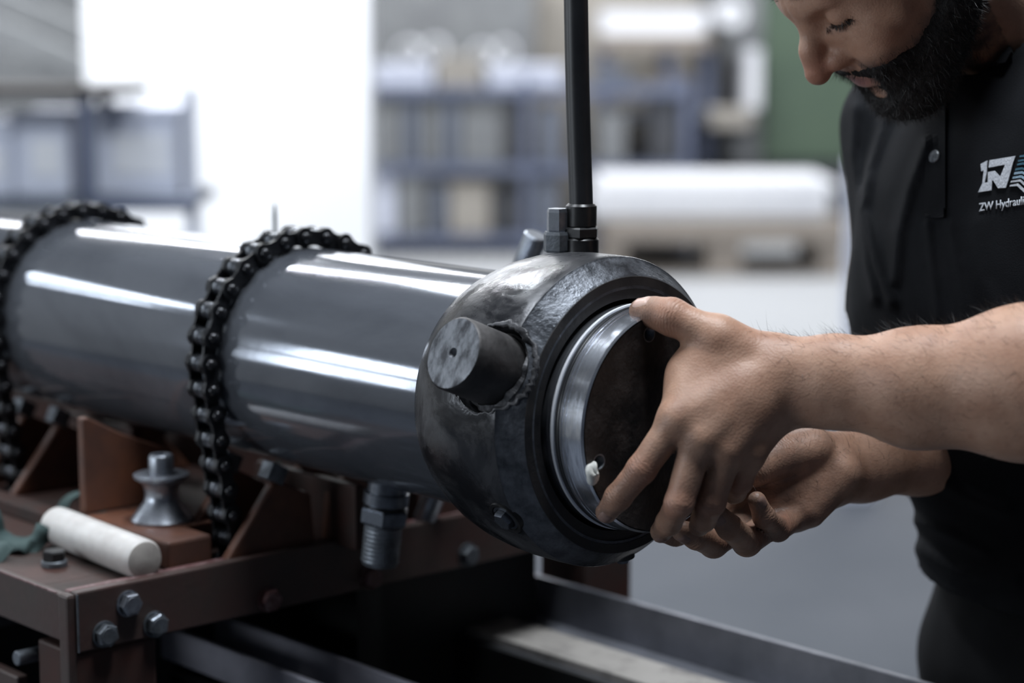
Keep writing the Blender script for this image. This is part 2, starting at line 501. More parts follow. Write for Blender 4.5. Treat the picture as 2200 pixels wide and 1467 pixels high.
# shelf bench at the far left with pale boxes
BY = 5.2
b = wbox(-260, 186, 272, 207, BY, .32)
t = thing('shelf_bench', 'blue steel shelf bench with dark wooden top at the far left', 'bench', ((b[0] + b[1]) / 2, BY, 0), machine=False)
part('top_board', MB().box(*b), 'darkwood', t, .004)
zl = onY(0, 425, BY)[2]
for x in (onY(172, 0, BY)[0], onY(-200, 0, BY)[0]):
    for y in (BY + .02, BY + .26):
        part('post', MB().box(x - .016, x + .016, y, y + .035, 0, b[4]), 'blue', t)
part('lower_shelf', MB().box(b[0], onY(400, 0, BY)[0], BY + .02, BY + .42, zl - .03, zl), 'bluegrey', t, .003)
part('end_rail', MB().box(onY(180, 0, BY)[0], onY(410, 0, BY)[0], BY + .0, BY + .02, zl - .035, zl - .002), 'blue', t, .003)
xr = onY(398, 0, BY)[0]
part('end_post', MB().box(xr - .014, xr + .014, BY + .03, BY + .06, 0, onY(0, 190, BY)[2]), 'paleb', t, .003)
for i, (r, lb) in enumerate((((-120, 262, 22, 425), 'pale box on the bench shelf, cut off by the left edge'), ((30, 240, 146, 425), 'pale blue-white box on the bench shelf left of the blue post'),
                             ((205, 228, 380, 425), 'large pale box on the bench shelf right of the blue post'))):
    q = wbox(*r, BY + .08 + .02 * i, .3)
    q = q[:4] + (zl, q[5])
    tt = thing('storage_box', lb, 'box', ((q[0] + q[1]) / 2, q[2], zl), machine=False, group=None)
    part('box_body', MB().box(q[0], q[1], q[2], q[3], q[4], q[5] - .03), 'paleb', tt, .008)
    part('lid', MB().box(q[0] - .004, q[1] + .004, q[2] - .006, q[3] + .004, q[5] - .03, q[5]), 'paleb', tt, .005)
    part('label_field', MB().box(q[0] + .05, q[1] - .02, q[2] - .004, q[2] + .01, q[4] + .05, q[5] - .07), 'sheet', tt, .002)
# slanting grey beams stacked behind the bench
for i, (x0, y0, x1, y1, w) in enumerate(((-60, 40, 230, 165, 34), (-60, -30, 230, 90, 22), (-60, 110, 200, 165, 22))):
    p0 = onY(x0, y0, 8.2 + i * .2); p1 = onY(x1, y1, 8.2 + i * .2)
    d = p1 - p0; n = np.array([-d[2], 0, d[0]]); n /= np.linalg.norm(n); hw = w / FPX * 8.2 / 2 * 1.2
    mb = MB().add([p0 - n * hw, p1 - n * hw, p1 + n * hw, p0 + n * hw] + [q + np.array([0, .12, 0]) for q in (p0 - n * hw, p1 - n * hw, p1 + n * hw, p0 + n * hw)],
                  [(0, 1, 2, 3), (7, 6, 5, 4), (0, 4, 5, 1), (1, 5, 6, 2), (2, 6, 7, 3), (3, 7, 4, 0)])
    solo('slanting_beam', mb, 'greybox', 'pale grey slanting beam at the top left, %s' % ('widest one', 'uppermost one', 'lowest one')[i], 'beam', tuple(p1), False, 'slanting beams')
b = wbox(-200, -100, 230, 190, 9.2, .4)
solo('grey_cabinet', MB().box(b[0], b[1], b[2], b[3], 0, b[5]), 'greybox', 'tall dull grey cabinet behind the slanting beams', 'cabinet', ((b[0] + b[1]) / 2, b[2], 0), False, None, .01)

# ================================================================== hydraulic cylinder
RT_ = .107
cyl = thing('hydraulic_cylinder', 'large grey steel hydraulic cylinder lying on the brown bench', 'cylinder', (-.5, 0, -.107))
tb = MB().lathe([(-1.75, .09), (-1.75, RT_), (-.148, RT_), (-.12, RT_)], (0, 0, 0), (1, 0, 0), 160)
part('tube', tb, 'tube', cyl)
# trunnion head: barrel with rounded back shoulder, scaly front band, dark end face
hd = MB().lathe([(-.152, .1065), (-.150, .109), (-.142, .1135), (-.132, .118), (-.118, .1235), (-.10, .128), (-.08, .1308), (-.06, .1322),
                 (-.04, .1325), (-.024, .1322), (-.0225, .1316), (-.0225, .1065), (-.152, .1065)], (0, 0, 0), (1, 0, 0), 160)
head = part('trunnion_head', hd, 'head', cyl, label='dark rough barrel-shaped head')
# milled pockets around the two pins (real cuts)
PHI = math.radians(22.2)
PINA = -.0425
bd = MB().lathe([(-.0225, .1065), (-.0225, .1316), (-.0215, .1300), (-.0045, .1185), (-.003, .117), (-.003, .1065), (-.0225, .1065)], (0, 0, 0), (1, 0, 0), 160)
band = part('front_band', bd, 'head_band', head, root=cyl)
for sgn in (1, -1):
    rd = np.array([0, -math.cos(PHI), math.sin(PHI)]) * sgn
    cm = MB().lathe([(.1090, .0), (.1090, .0325), (.113, .0335), (.121, .0360), (.131, .0392), (.17, .041), (.17, 0)], (PINA, 0, 0), rd, 56, smooth=False)
    cut = bpy.data.objects.new('cutter', cm.mesh('cutter', 'weld', BASE[cyl.name])); COL.objects.link(cut); cut.parent = cyl
    for tgt in (head, band):
        bo = tgt.modifiers.new('pocket', 'BOOLEAN'); bo.operation = 'DIFFERENCE'; bo.object = cut; bo.solver = 'EXACT'
        bpy.context.view_layer.update()
        nm_ = bpy.data.meshes.new_from_object(tgt.evaluated_get(bpy.context.evaluated_depsgraph_get()))
        tgt.modifiers.clear(); tgt.data = nm_
    bpy.data.objects.remove(cut)
for tgt, mk in ((head, 'head'), (band, 'head_band')):
    me = tgt.data
    me.materials.clear(); me.materials.append(M[mk])
    me.polygons.foreach_set('material_index', [0] * len(me.polygons))
    me.set_sharp_from_angle(angle=math.radians(32))
fc = MB().lathe([(-.003, .117), (-.0025, .1165), (-.0025, .109), (-.0045, .1085), (-.0045, .098), (-.03, .098)], (0, 0, 0), (1, 0, 0), 160)
part('end_face', fc, 'head_face', head, root=cyl)
# trunnion pins, near one points up towards the camera side
for sgn in (1, -1):
    rd = np.array([0, -math.cos(PHI), math.sin(PHI)]) * sgn
    pc = np.array([PINA, 0, 0])
    L_ = .1705
    pn = MB().lathe([(.1, .0325), (.1160, .0325), (.1165, .0305), (L_ - .002, .0305), (L_, .0290)], pc, rd, 64)
    po = part('trunnion_pin', pn, 'pin', cyl)
    # end face with centre hole and a scratched groove
    pf = MB().lathe([(L_ - .0001, .0290), (L_ + .0002, .0278), (L_ + .0002, .0045), (L_ - .001, .0040), (L_ - .005, .001), (L_ - .005, .0)], pc, rd, 48, smooth=False)
    part('pin_face', pf, 'pin_face', po, root=cyl)
    # weld bead around the pin foot, lumpy and following the barrel
    wb = MB(); v = []; fcs = []
    e1 = np.array([1., 0, 0]); e2 = np.cross(rd, e1)
    nA, nB = 96, 10
    for i in range(nA):
        q = 2 * math.pi * i / nA
        lump = 1 + .18 * math.sin(7 * q + 1) * math.sin(3 * q) + .1 * rnd.uniform(-1, 1)
        rr = .0392 + .0012 * math.sin(2 * q + .6) + .0012 * rnd.uniform(-1, 1)
        wk = .25 + .75 * max(0, math.cos(q - .4)) ** .5
        dirv = e1 * math.cos(q) + e2 * math.sin(q)
        off = rr * math.sin(q)
        al = PINA + rr * math.cos(q)
        Rl = .1325 if al < -.0225 else .1316 + (al + .0225) / .0195 * (.117 - .1316)
        hgt = math.sqrt(max(Rl ** 2 - off ** 2, 0)) - .0005
        c = pc + dirv * rr + rd * hgt
        for j in range(nB):
            s_ = 2 * math.pi * j / nB
            v.append(c + dirv * .0034 * lump * wk * math.cos(s_) + rd * .0024 * lump * wk * math.sin(s_))
    for i in range(nA):
        for j in range(nB):
            i2, j2 = (i + 1) % nA, (j + 1) % nB
            fcs.append((i * nB + j, i2 * nB + j, i2 * nB + j2, i * nB + j2))
    wb.add(v, fcs, True)
    part('weld_bead', wb, 'weld', po, root=cyl)
    # ragged half-moon of weld at the foot of the pin
    hm = MB(); v = []; fcs = []
    for i in range(41):
        q = math.pi * (1.02 + 1.0 * i / 40)
        dv = e1 * math.cos(q + .5) + e2 * math.sin(q + .5)
        w_ = max(.0005, .010 * math.sin(math.pi * i / 40) ** .6 * (1 + .22 * math.sin(i * .55) + .10 * math.sin(i * 1.3)))
        for rr, hh in ((.0300, .1165), (.0312, .1165 + w_ * .9), (.0320 + w_ * .35, .1160 + w_ * .7), (.0325 + w_ * .7, .1100)):
            v.append(pc + dv * rr + rd * hh)
    for i in range(40):
        for j in range(3):
            fcs.append((i * 4 + j, (i + 1) * 4 + j, (i + 1) * 4 + j + 1, i * 4 + j + 1))
    part('weld_lump', hm.add(v, fcs, True), 'weld', po, root=cyl)
# recessed screw low on the head, and the small one underneath
for ang, aa, r_ in ((.62, -.036, .0125), (1.75, -.03, .008)):
    rd = np.array([0, -math.cos(ang), -math.sin(ang)])
    c = np.array([aa, 0, 0])
    rb = .1318
    rim = MB().lathe([(rb - .004, r_ * 1.05), (rb + .0012, r_ * 1.05), (rb + .0014, r_ * 1.3), (rb - .004, r_ * 1.35)], c, rd, 32)
    so = part('screw_seat', rim, 'black_steel', head, root=cyl)
    so2 = MB().lathe([(rb - .002, r_ * 1.0), (rb + .0005, r_ * .98), (rb + .0005, r_ * .8)], c, rd, 32)
    so2.hexn(c + rd * (rb - .003), c + rd * (rb + .006), r_ * .72, (1, 0, 0))
    part('set_screw', so2, 'fit', head, root=cyl)
# lower port adapter, pointing down
pa = np.array([-.303, 0, 0]); pd = np.array([-.10, -.06, -.99]); pd /= np.linalg.norm(pd)
ad = thing
po = part('port_adapter', MB().lathe([(.095, .019), (.117, .019), (.118, .017), (.122, .017)], pa, pd, 40), 'fit', cyl)
part('collar', MB().lathe([(.116, .015), (.116, .0215), (.1165, .022), (.127, .022), (.128, .021), (.128, .015)], pa, pd, 40), 'fit', po, root=cyl)
part('hex_nut', MB().hexn(pa + pd * .131, pa + pd * .147, .0245, (1, .3, 0)), 'fit', po, root=cyl)
th = [(.147, .0165)]
for i in range(9):
    z = .1485 + i * .0042 / 1.0
    th += [(z, .0178), (z + .0016, .0185), (z + .0026, .0178)]
th += [(.188, .0165), (.188, .0145), (.17, .0145)]
part('thread', MB().lathe(th, pa, pd, 36), 'zinc_dull', po, root=cyl)
part('neck', MB().lathe([(.126, .0185), (.133, .0185)], pa, pd, 36), 'black_steel', po, root=cyl)

# end plug being pushed in, with seal rings
plug = thing('cylinder_end_plug', 'polished steel end plug with black face and white seal ring, held in the cylinder mouth', 'plug', (0, 0, -.094))
PR = .0945
pp = [(-.03, .09), (-.03, PR - .001), (-.003, PR - .001), (-.002, PR), (.003, PR), (.0033, PR - .002), (.0062, PR - .002), (.0065, PR - .0003), (.0085, PR - .0003),
      (.0088, PR - .0024), (.0122, PR - .0024), (.0125, PR - .0006), (.0150, PR - .0007), (.0152, PR - .0013), (.0160, PR - .0013), (.0162, PR - .0008), (.0190, PR - .0009),
      (.0192, PR - .0014), (.0196, PR - .0014), (.0198, PR - .0010), (.0365, PR - .0018), (.038, PR - .0035)]
part('polished_rim', MB().lathe(pp, (0, 0, 0), (1, 0, 0), 160), 'polish', plug, label='polished steel rim with grooves')
part('seal_ring', MB().lathe([(.0030, PR - .002), (.0034, PR + .0005), (.0048, PR + .0010), (.0062, PR + .0005), (.0066, PR - .002)], (0, 0, 0), (1, 0, 0), 128), 'seal', plug, label='white seal ring')
part('o_ring', MB().lathe([(.0087, PR - .0024), (.0090, PR - .0001), (.0105, PR + .0003), (.0120, PR - .0001), (.0124, PR - .0024)], (0, 0, 0), (1, 0, 0), 128), 'rubber', plug, label='black rubber ring')
# face with two threaded holes (real openings)
bm = bmesh.new()
fx = .0381


def loop(cy, cz, r, n):
    vs = [bm.verts.new((fx, cy + r * math.cos(2 * math.pi * k / n), cz + r * math.sin(2 * math.pi * k / n))) for k in range(n)]
    return [bm.edges.new((vs[k], vs[(k + 1) % n])) for k in range(n)]


holes = [(-.0735, -.0235), (-.017, .0745), (.072, .02)]
ed = loop(0, 0, PR - .0045, 128)
for hy, hz in holes: ed += loop(hy, hz, .0058, 24)
bmesh.ops.triangle_fill(bm, edges=ed, use_beauty=True, normal=(1, 0, 0))
me = bpy.data.meshes.new('face')
base = np.array((0, 0, -.094))
for v in bm.verts: v.co = Vector(np.array(v.co) - base)
bm.to_mesh(me); bm.free(); me.materials.append(M['plug_face'])
fo = bpy.data.objects.new('face', me); COL.objects.link(fo); fo.parent = plug; fo['label'] = 'rough black face of the plug'
for hy, hz in holes:
    pr = [(fx + .0001, .0068), (fx + .0001, .0058)]
    for i in range(8):
        pr += [(fx - .0012 * i - .0003, .0054), (fx - .0012 * i - .0009, .0059)]
    pr += [(fx - .012, .0054), (fx - .012, .0)]
    part('threaded_hole', MB().lathe(pr, (0, hy, hz), (1, 0, 0), 24), 'zinc_dull', plug)
# blob of white paste at the rim of the face
def blob(c, r, seed, sq=(1, 1, 1), nu=20, nv=14, amp=.25):
    rr = random.Random(seed); ph = [(rr.uniform(0, 6), rr.uniform(1, 4), rr.uniform(1, 4)) for _ in range(5)]
    v = []; f = []
    for j in range(nv + 1):
        t = math.pi * j / nv
        for i in range(nu):
            q = 2 * math.pi * i / nu
            k = 1 + amp * sum(math.sin(a + b * q * 1.0 * round(b) / b + cc * t) for a, b, cc in ph) / 3
            v.append((c[0] + sq[0] * r * k * math.cos(t), c[1] + sq[1] * r * k * math.sin(t) * math.cos(q), c[2] + sq[2] * r * k * math.sin(t) * math.sin(q)))
    for j in range(nv):
        for i in range(nu):
            i2 = (i + 1) % nu
            f.append((j * nu + i, j * nu + i2, (j + 1) * nu + i2, (j + 1) * nu + i))
    return MB().add(v, f, True)


part('paste_blob', blob((fx + .001, -.0825, -.031), .0095, 3, (.5, .62, 1.0)), 'paste', plug, label='blob of white paste')

# hose with its fitting on top of the head
hs = thing('hydraulic_hose', 'thick black rubber hose rising straight up behind the head', 'hose', (-.1, .03, .12))
h0 = np.array([-.094, .034, 0])
part('port_boss', MB().cyl(h0 + (0, 0, .1), h0 + (0, 0, .141), .0155, 32, bev=.002), 'black_steel', hs)
part('hex_nut', MB().hexn(h0 + (0, 0, .1405), h0 + (0, 0, .150), .0165, (1, .2, 0)), 'black_steel', hs)
part('ferrule', MB().cyl(h0 + (0, 0, .149), h0 + (0, 0, .170), .0135, 32, bev=.002), 'black_steel', hs)
top = [h0 + (-.0015 * math.sin(i * .35) - .0105 * (i / 20) ** 1.3, -.0115 * (i / 20) ** 1.3, .165 + i * .02) for i in range(26)]
part('rubber_hose', MB().path(top, .0105, 20), 'rubber', hs)
sv = np.array([-.106, .0165, 0])
part('lock_nut', MB().hexn(sv + (0, 0, .128), sv + (0, 0, .146), .0125, (1, .5, 0)), 'zinc_dull', hs)
part('lock_bolt', MB().hexn(sv + (0, 0, .145), sv + (0, 0, .166), .0095, (1, .5, 0)), 'zinc', hs)

# loose steel rod leaning behind the tube
r0 = np.array([-.288, .162, .121]); r1 = np.array([-.40, .150, -.185]); r1 = np.array([-.43, .135, -.186])
rod = thing('steel_rod', 'bright round steel rod leaning up behind the tube beside the hose', 'rod', tuple(r1))
part('shaft', MB().cyl(r1, r0, .0118, 28, bev=.0015), 'zinc', rod)
part('sleeve', MB().cyl(r0 + (r1 - r0) * .25, r0 + (r1 - r0) * .45, .0132, 28, bev=.0015), 'zinc_dull', rod)
w0 = np.array([-.60, .09, -.186]); w1 = LW(0, 0, 0)
wt = U(590, 440, 2.27) - CC
w1 = np.array([wt @ AX, wt @ PX, wt[2]])
solo('thin_rod', MB().path([(w1[0], w1[1], -.186), w1 - np.array([0, 0, .01]), w1], [.0022, .0022, .0012], 10), 'cloth', 'thin dark green rod sticking up just behind the front chain', 'rod', (w1[0], w1[1], -.186))

# ================================================================== roller chains
PITCH_C = .0254
CR = RT_ + .0108
pl_poly = []
hr = .0103
for k in range(13):
    q = -math.pi / 2 + math.pi * k / 12
    pl_poly.append((PITCH_C / 2 + hr * math.cos(q), hr * math.sin(q)))
pl_poly.append((.004, .0070)); pl_poly.append((-.004, .0070))
for k in range(13):
    q = math.pi / 2 + math.pi * k / 12
    pl_poly.append((-PITCH_C / 2 + hr * math.cos(q), hr * math.sin(q)))
pl_poly.append((-.004, -.0070)); pl_poly.append((.004, -.0070))
plate_me = MB().prism(pl_poly, lambda u, w, t: (t, u, w), -.0016, .0016).mesh('link_plate', 'chain')
roller_me = MB().lathe([(-.0078, .006), (-.0078, .0088), (-.0070, .0091), (-.001, .0091), (-.0005, .0082), (.0005, .0082), (.001, .0091), (.0070, .0091), (.0078, .0088), (.0078, .006)], (0, 0, 0), (1, 0, 0), 20).mesh('roller', 'chain_roller')
pin_me = MB().lathe([(-.0185, 0), (-.0185, .0030), (-.0172, .0040), (.0150, .0040), (.0150, .0058), (.0172, .0056), (.0190, .0044), (.0202, .0024), (.0206, .0008), (.0206, 0)], (0, 0, 0), (1, 0, 0), 16).mesh('chain_pin', 'chain_pin')


def chain(ac, label):
    t = thing('roller_chain', label, 'chain', (ac, 0, -.2))
    bz = .2
    # path in the (p, z) plane: near bottom, tangent, over the top, far bottom
    B = np.array([-.083, -.222])
    d = np.linalg.norm(B); be = math.acos(CR / d); ang0 = math.atan2(B[1], B[0]) % (2 * math.pi)   # angle of B
    ta = ang0 - be
    T = CR * np.array([math.cos(ta), math.sin(ta)])
    L1 = np.linalg.norm(T - B)
    arc = (ta - (math.pi - ta)) if ta > math.pi / 2 else 0
    tb_ = math.pi - ta                              # mirrored tangent on the far side
    arclen = CR * (ta - tb_)
    tot = 2 * L1 + arclen
    n = int(tot / PITCH_C)

    def P(s):
        if s < L1: return B + (T - B) * s / L1
        if s < L1 + arclen:
            q = ta - (s - L1) / CR
            return CR * np.array([math.cos(q), math.sin(q)])
        k = (s - L1 - arclen) / L1
        q = np.array([-T[0], T[1]]); e = np.array([-B[0], B[1]])
        return q + (e - q) * k
    pts = [P(i * PITCH_C) for i in range(n + 1)]
    for i, q in enumerate(pts):
        place('roller', roller_me, t, (0, q[0], q[1] + bz))
        place('chain_pin', pin_me, t, (0, q[0], q[1] + bz))
        if i < n:
            m_ = (q + pts[i + 1]) / 2; dd = pts[i + 1] - q
            ro = math.atan2(dd[1], dd[0])
            off = .0098 if i % 2 else .0134
            for sg in (-1, 1):
                place('link_plate', plate_me, t, (sg * off, m_[0], m_[1] + bz), (ro, 0, 0))
    return t


chain(-.457, 'black oily roller chain wrapped over the middle of the tube')
chain(-.874, 'black oily roller chain wrapped over the tube at the left edge')

# ================================================================== bench
ZT = -.19
FA = -.417
be = thing('assembly_bench', 'brown painted steel assembly bench with bolted front bar under the cylinder', 'bench', (-.8, 0, -1.084))
# top plate (with slots under the chains left open between three plates)
for a0, a1 in ((-.443, FA - .012), (-.85, -.481), (-1.5, -.895)):
    part('top_plate', MB().box(a0, a1, -.285, .33, ZT - .012, ZT), 'brown', be, .0015)
for a0, a1 in ((-.481, -.443), (-.895, -.85)):
    for p0, p1 in ((-.285, -.135), (-.05, .05), (.135, .33)):
        part('top_plate', MB().box(a0, a1, p0, p1, ZT - .012, ZT), 'brown', be)
fb = part('front_bar', MB().box(FA - .012, FA, -.285, .335, -.241, -.184), 'brown_bar', be, .002)
part('bar_lip', MB().box(FA - .022, FA - .012, -.285, .335, -.2, -.1845), 'brown_edge', fb, .0015, root=be)
part('side_bar', MB().box(-1.5, FA - .012, -.291, -.283, -.232, -.188), 'brown_bar', be, .0015)
part('corner_block', MB().box(FA - .020, FA - .003, -.2935, -.283, -.30, -.186), 'brown_bar', be, .003)
part('under_frame', MB().box(-1.5, -.62, -.262, .28, -.95, -.203), 'dark', be)  # added dark block, keeps the space under the bench black
for p0, p1, a0, a1 in ((-.287, -.2, FA - .07, FA - .003), (.385, .46, -.52, -.445)):
    part('leg', MB().box(a0, a1, p0, p1, -1.084, -.241), 'brown', be, .003)
for p0, p1 in ((-.287, -.2), (.29, .372)):
    part('leg', MB().box(-1.45, -1.38, p0, p1, -1.084, -.235), 'brown', be, .003)
part('under_frame', MB().box(-1.5, -.50, .10, .36, -.95, -.243), 'dark', be)  # second dark block, added to deepen the bench's shadow
part('rear_block', MB().box(-.62, -.432, .14, .335, ZT, -.135), 'brown', be, .003)
part('cross_member', MB().box(-.52, -.445, .33, .46, -.241, -.2), 'brown', be, .003)
part('back_rail', MB().box(-1.5, -.43, .128, .14, ZT, -.062), 'brown', be, .002)
part('edge_wear', MB().box(-1.5, FA - .026, -.2915, -.2902, -.1889, -.1872), 'brown_edge', be)
part('edge_wear', MB().box(FA - .0012, FA + .0004, -.285, -.2835, -.24, -.186), 'zinc_dull', be)
part('lower_rail', MB().box(-1.5, FA - .1, -.293, -.281, -.318, -.284), 'brown_bar', be, .002)
part('lower_rail', MB().box(-1.5, FA - .1, -.293, -.281, -.40, -.345), 'brown_bar', be, .002)
for a in (-.53, -.6):
    part('rail_clip', MB().box(a - .012, a + .012, -.302, -.292, -.36, -.306), 'zinc_dull', be, .002)
for a, z in ((-.505, -.262), (-.62, -.258)):
    part('stud', MB().cyl((a, -.30, z), (a, -.2, z), .007, 16, bev=.001), 'zinc_dull', be)
for i, (p, z) in enumerate(((-.232, -.2035), (-.258, -.2275), (-.204, -.2285), (-.074, -.229), (.183, -.228), (.052, -.229))):
    bolt = MB().lathe([(0, .0125), (.0018, .0125), (.0019, .0105)], (FA, p, z), (1, 0, 0), 28)
    k = i * .7
    bolt.hexn((FA + .0015, p, z), (FA + .0095, p, z), .0112, (0, math.cos(k), math.sin(k)))
    bolt.lathe([(.0094, .0082), (.0100, .0074), (.0098, 0)], (FA, p, z), (1, 0, 0), 20)
    part('bolt', bolt, ('zinc', 'zinc_dull', 'zinc_dull', 'brown_edge', 'zinc_dull', 'brown_edge')[i], be)


def vsupport(ac, label):
    t = thing('tube_support', label, 'support', (ac, 0, ZT))
    for s_ in (1, -1):
        aa = ac + (.0245 if s_ > 0 else -.052)
        for sg in (-1, 1):
            poly = [(sg * .118, ZT), (sg * .058, -.118), (sg * .046, -.118), (sg * .012, -.135), (sg * .008, ZT)]
            if sg > 0: poly = poly[::-1]
            part('gusset', MB().prism(poly, lambda u, w, tt: (tt, u, w), aa - .006, aa + .006), 'orange_br', t, .003)
            c = np.array([aa, sg * .0535, -.1085]); nrm = np.array([0, -sg * .45, .89]); nrm /= np.linalg.norm(nrm)
            tn = np.array([0, nrm[2], -nrm[1]])
            pad = MB()
            v = [c + np.array([1, 0, 0]) * x * .0085 + tn * y * .0105 + nrm * z * .0088 for x in (-1, 1) for y in (-1, 1) for z in (-1, 1)]
            pad.add(v, [(0, 1, 3, 2), (4, 6, 7, 5), (0, 4, 5, 1), (2, 3, 7, 6), (0, 2, 6, 4), (1, 5, 7, 3)])
            part('pad', pad, 'zinc_dull', t, .001)
    part('cross_web', MB().box(ac - .1, ac + .07, .012, .024, ZT, -.125), 'brown', t, .002)
    return t


vsupport(-.458, 'brown welded tube support under the middle chain with steel pads')
vsupport(-.865, 'brown welded tube support under the left chain with steel pads')
# block with upright plate beside the tube
bl = thing('mounting_block', 'orange-brown block with upright plate carrying the steel roller', 'block', (-.55, -.14, ZT))
part('block', MB().box(-.60, -.446, -.168, -.118, ZT, -.162), 'orange_br', bl, .003)
part('block', MB().box(-.60, -.492, -.118, -.086, ZT, -.1622), 'orange_br', bl, .001)
part('upright_plate', MB().prism([(-.165, -.162), (-.165, -.064), (-.158, -.064), (-.12, -.085), (-.06, -.11), (-.06, -.162)], lambda u, w, tt: (tt, u, w), -.612, -.6005), 'orange_br', bl, .002)
part('rear_beam', MB().box(-.95, -.613, -.165, -.14, ZT, -.175), 'brown', bl, .002)
# diabolo roller
sb_ = thing('guide_roller', 'shiny waisted steel guide roller standing on the brown block', 'roller', (-.528, -.121, -.162))
oc = np.array([-.528, -.121, -.162])
K = 1.27
part('roller_body', MB().lathe([(t * K, r * K) for t, r in [(0, 0), (0, .024), (.002, .0245), (.016, .0140), (.022, .0130), (.029, .0145), (.0335, .0195), (.0345, .0215), (.0370, .0218), (.0375, .0205), (.0375, .008)]], oc, (0, 0, 1), 48), 'zinc', sb_)
part('axle', MB().lathe([(t * K, r * K) for t, r in [(.0375, .0098), (.0500, .0098), (.0520, .009), (.0525, .0085), (.0525, .006), (.045, .0055), (.045, 0)]], oc, (0, 0, 1), 32), 'zinc', sb_)
# nylon rod
e0 = np.array([-.612, -.192, ZT + .0195]); e1 = np.array([-.432, -.203, ZT + .0195]); nd = (e1 - e0) / np.linalg.norm(e1 - e0); nl = np.linalg.norm(e1 - e0)
ny = thing('nylon_rod', 'thick white nylon rod lying on the bench plate', 'rod', tuple((e0 + e1) / 2 - np.array([0, 0, .0195])))
part('rod_body', MB().lathe([(.0, .012), (.0005, .0165), (.003, .019), (.02, .0193), (nl - .012, .0195), (nl - .004, .0193), (nl, .0175)], e0, nd, 48), 'nylon', ny)
part('cut_end', MB().lathe([(nl, .0175), (nl + .0006, .0165), (nl + .0012, 0)], e0, nd, 40), 'nylon_end', ny)
part('start_end', MB().lathe([(0, .012), (-.0015, .006), (-.001, 0)], e0, nd, 40), 'nylon', ny)
# bolt with nut standing on the plate
bo = thing('hex_bolt', 'black hex bolt with brass-coloured washer on the bench plate', 'bolt', (-.537, -.238, ZT))
bc = np.array([-.537, -.238, ZT])
part('washer', MB().cyl(bc, bc + (0, 0, .006), .0125, 32, bev=.0008), 'zinc_dull', bo)
part('bolt_head', MB().hexn(bc + (0, 0, .0062), bc + (0, 0, .0155), .0115, (1, .4, 0)), 'black_steel', bo)
# green cloth strap, crumpled at the left
def strap(pts, w, name, parent, th=.0012, wdir=(1, .2, 0)):
    pts = [np.array(p, float) for p in pts]
    # smooth
    fine = []
    for i in range(len(pts) - 1):
        p0 = pts[max(i - 1, 0)]; p1 = pts[i]; p2 = pts[i + 1]; p3 = pts[min(i + 2, len(pts) - 1)]
        for k in range(8):
            t = k / 8
            fine.append(.5 * (2 * p1 + (p2 - p0) * t + (2 * p0 - 5 * p1 + 4 * p2 - p3) * t * t + (3 * p1 - p0 - 3 * p2 + p3) * t ** 3))
    fine.append(pts[-1])
    v = []; f = []
    wd = np.array(wdir, float); wd /= np.linalg.norm(wd)
    nw = 5
    for i, p in enumerate(fine):
        tg = fine[min(i + 1, len(fine) - 1)] - fine[max(i - 1, 0)]
        q = wd + .25 * np.array([math.sin(i * .5), math.cos(i * .37), .4 * math.sin(i * .23)])
        q = q - tg * (q @ tg) / (tg @ tg + 1e-9); q /= np.linalg.norm(q)
        nn = np.cross(tg, q); nn /= np.linalg.norm(nn) + 1e-9
        for j in range(nw):
            s_ = (j / (nw - 1) - .5)
            v.append(p + q * w * s_ + nn * .0015 * math.cos(s_ * 6 + i * .2))
    for i in range(len(fine) - 1):
        for j in range(nw - 1):
            f.append((i * nw + j, i * nw + j + 1, (i + 1) * nw + j + 1, (i + 1) * nw + j))
    o = part(name, MB().add(v, f, True), 'cloth', parent)
    sm = o.modifiers.new('thick', 'SOLIDIFY'); sm.thickness = th
    return o


st = thing('cloth_strap', 'dark green cloth strap crumpled on the bench at the left edge', 'strap', (-.66, -.24, ZT))
strap([(-.60, -.165, ZT + .004), (-.63, -.172, ZT + .004), (-.655, -.165, ZT + .012), (-.66, -.15, ZT + .032), (-.645, -.135, ZT + .036), (-.625, -.13, ZT + .02), (-.62, -.135, ZT + .003)], .014, 'loop', st)
strap([(-.72, -.255, ZT + .05), (-.685, -.252, ZT + .052), (-.655, -.25, ZT + .03), (-.645, -.245, ZT + .006), (-.62, -.238, ZT + .006), (-.60, -.226, ZT + .012), (-.595, -.218, ZT + .003)], .036, 'fold', st, wdir=(.3, 1, .35))
strap([(-.75, -.285, ZT + .002), (-.66, -.28, ZT + .006), (-.60, -.272, ZT + .012), (-.585, -.262, ZT + .004)], .03, 'tail', st, wdir=(.2, 1, .2))

# ================================================================== machine bed with rails, lower right
bd = thing('machine_bed', 'low steel machine bed with two long rails running under the cylinder head', 'machine', (0, .2, -1.084))
part('far_rail', MB().box(-.95, .30, .365, .372, -.42, -.30), 'rail', bd, .0015)
part('far_ledge', MB().box(-.95, .30, .24, .365, -.36, -.349), 'rail', bd, .001)
part('guide_strip', MB().box(-.52, .30, .255, .318, -.349, -.339), 'strip', bd, .001)
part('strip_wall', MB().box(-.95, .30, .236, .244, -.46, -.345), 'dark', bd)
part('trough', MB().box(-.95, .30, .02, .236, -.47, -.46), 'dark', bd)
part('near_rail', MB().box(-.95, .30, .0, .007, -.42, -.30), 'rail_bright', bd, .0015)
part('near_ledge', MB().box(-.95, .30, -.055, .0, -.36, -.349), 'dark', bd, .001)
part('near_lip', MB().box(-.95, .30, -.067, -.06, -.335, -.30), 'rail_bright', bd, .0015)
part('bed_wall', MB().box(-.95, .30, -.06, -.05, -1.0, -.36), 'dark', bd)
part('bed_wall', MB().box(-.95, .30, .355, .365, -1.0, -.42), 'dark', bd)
part('foot', MB().box(-.95, .30, -.07, .38, -1.084, -1.0), 'dark', bd)
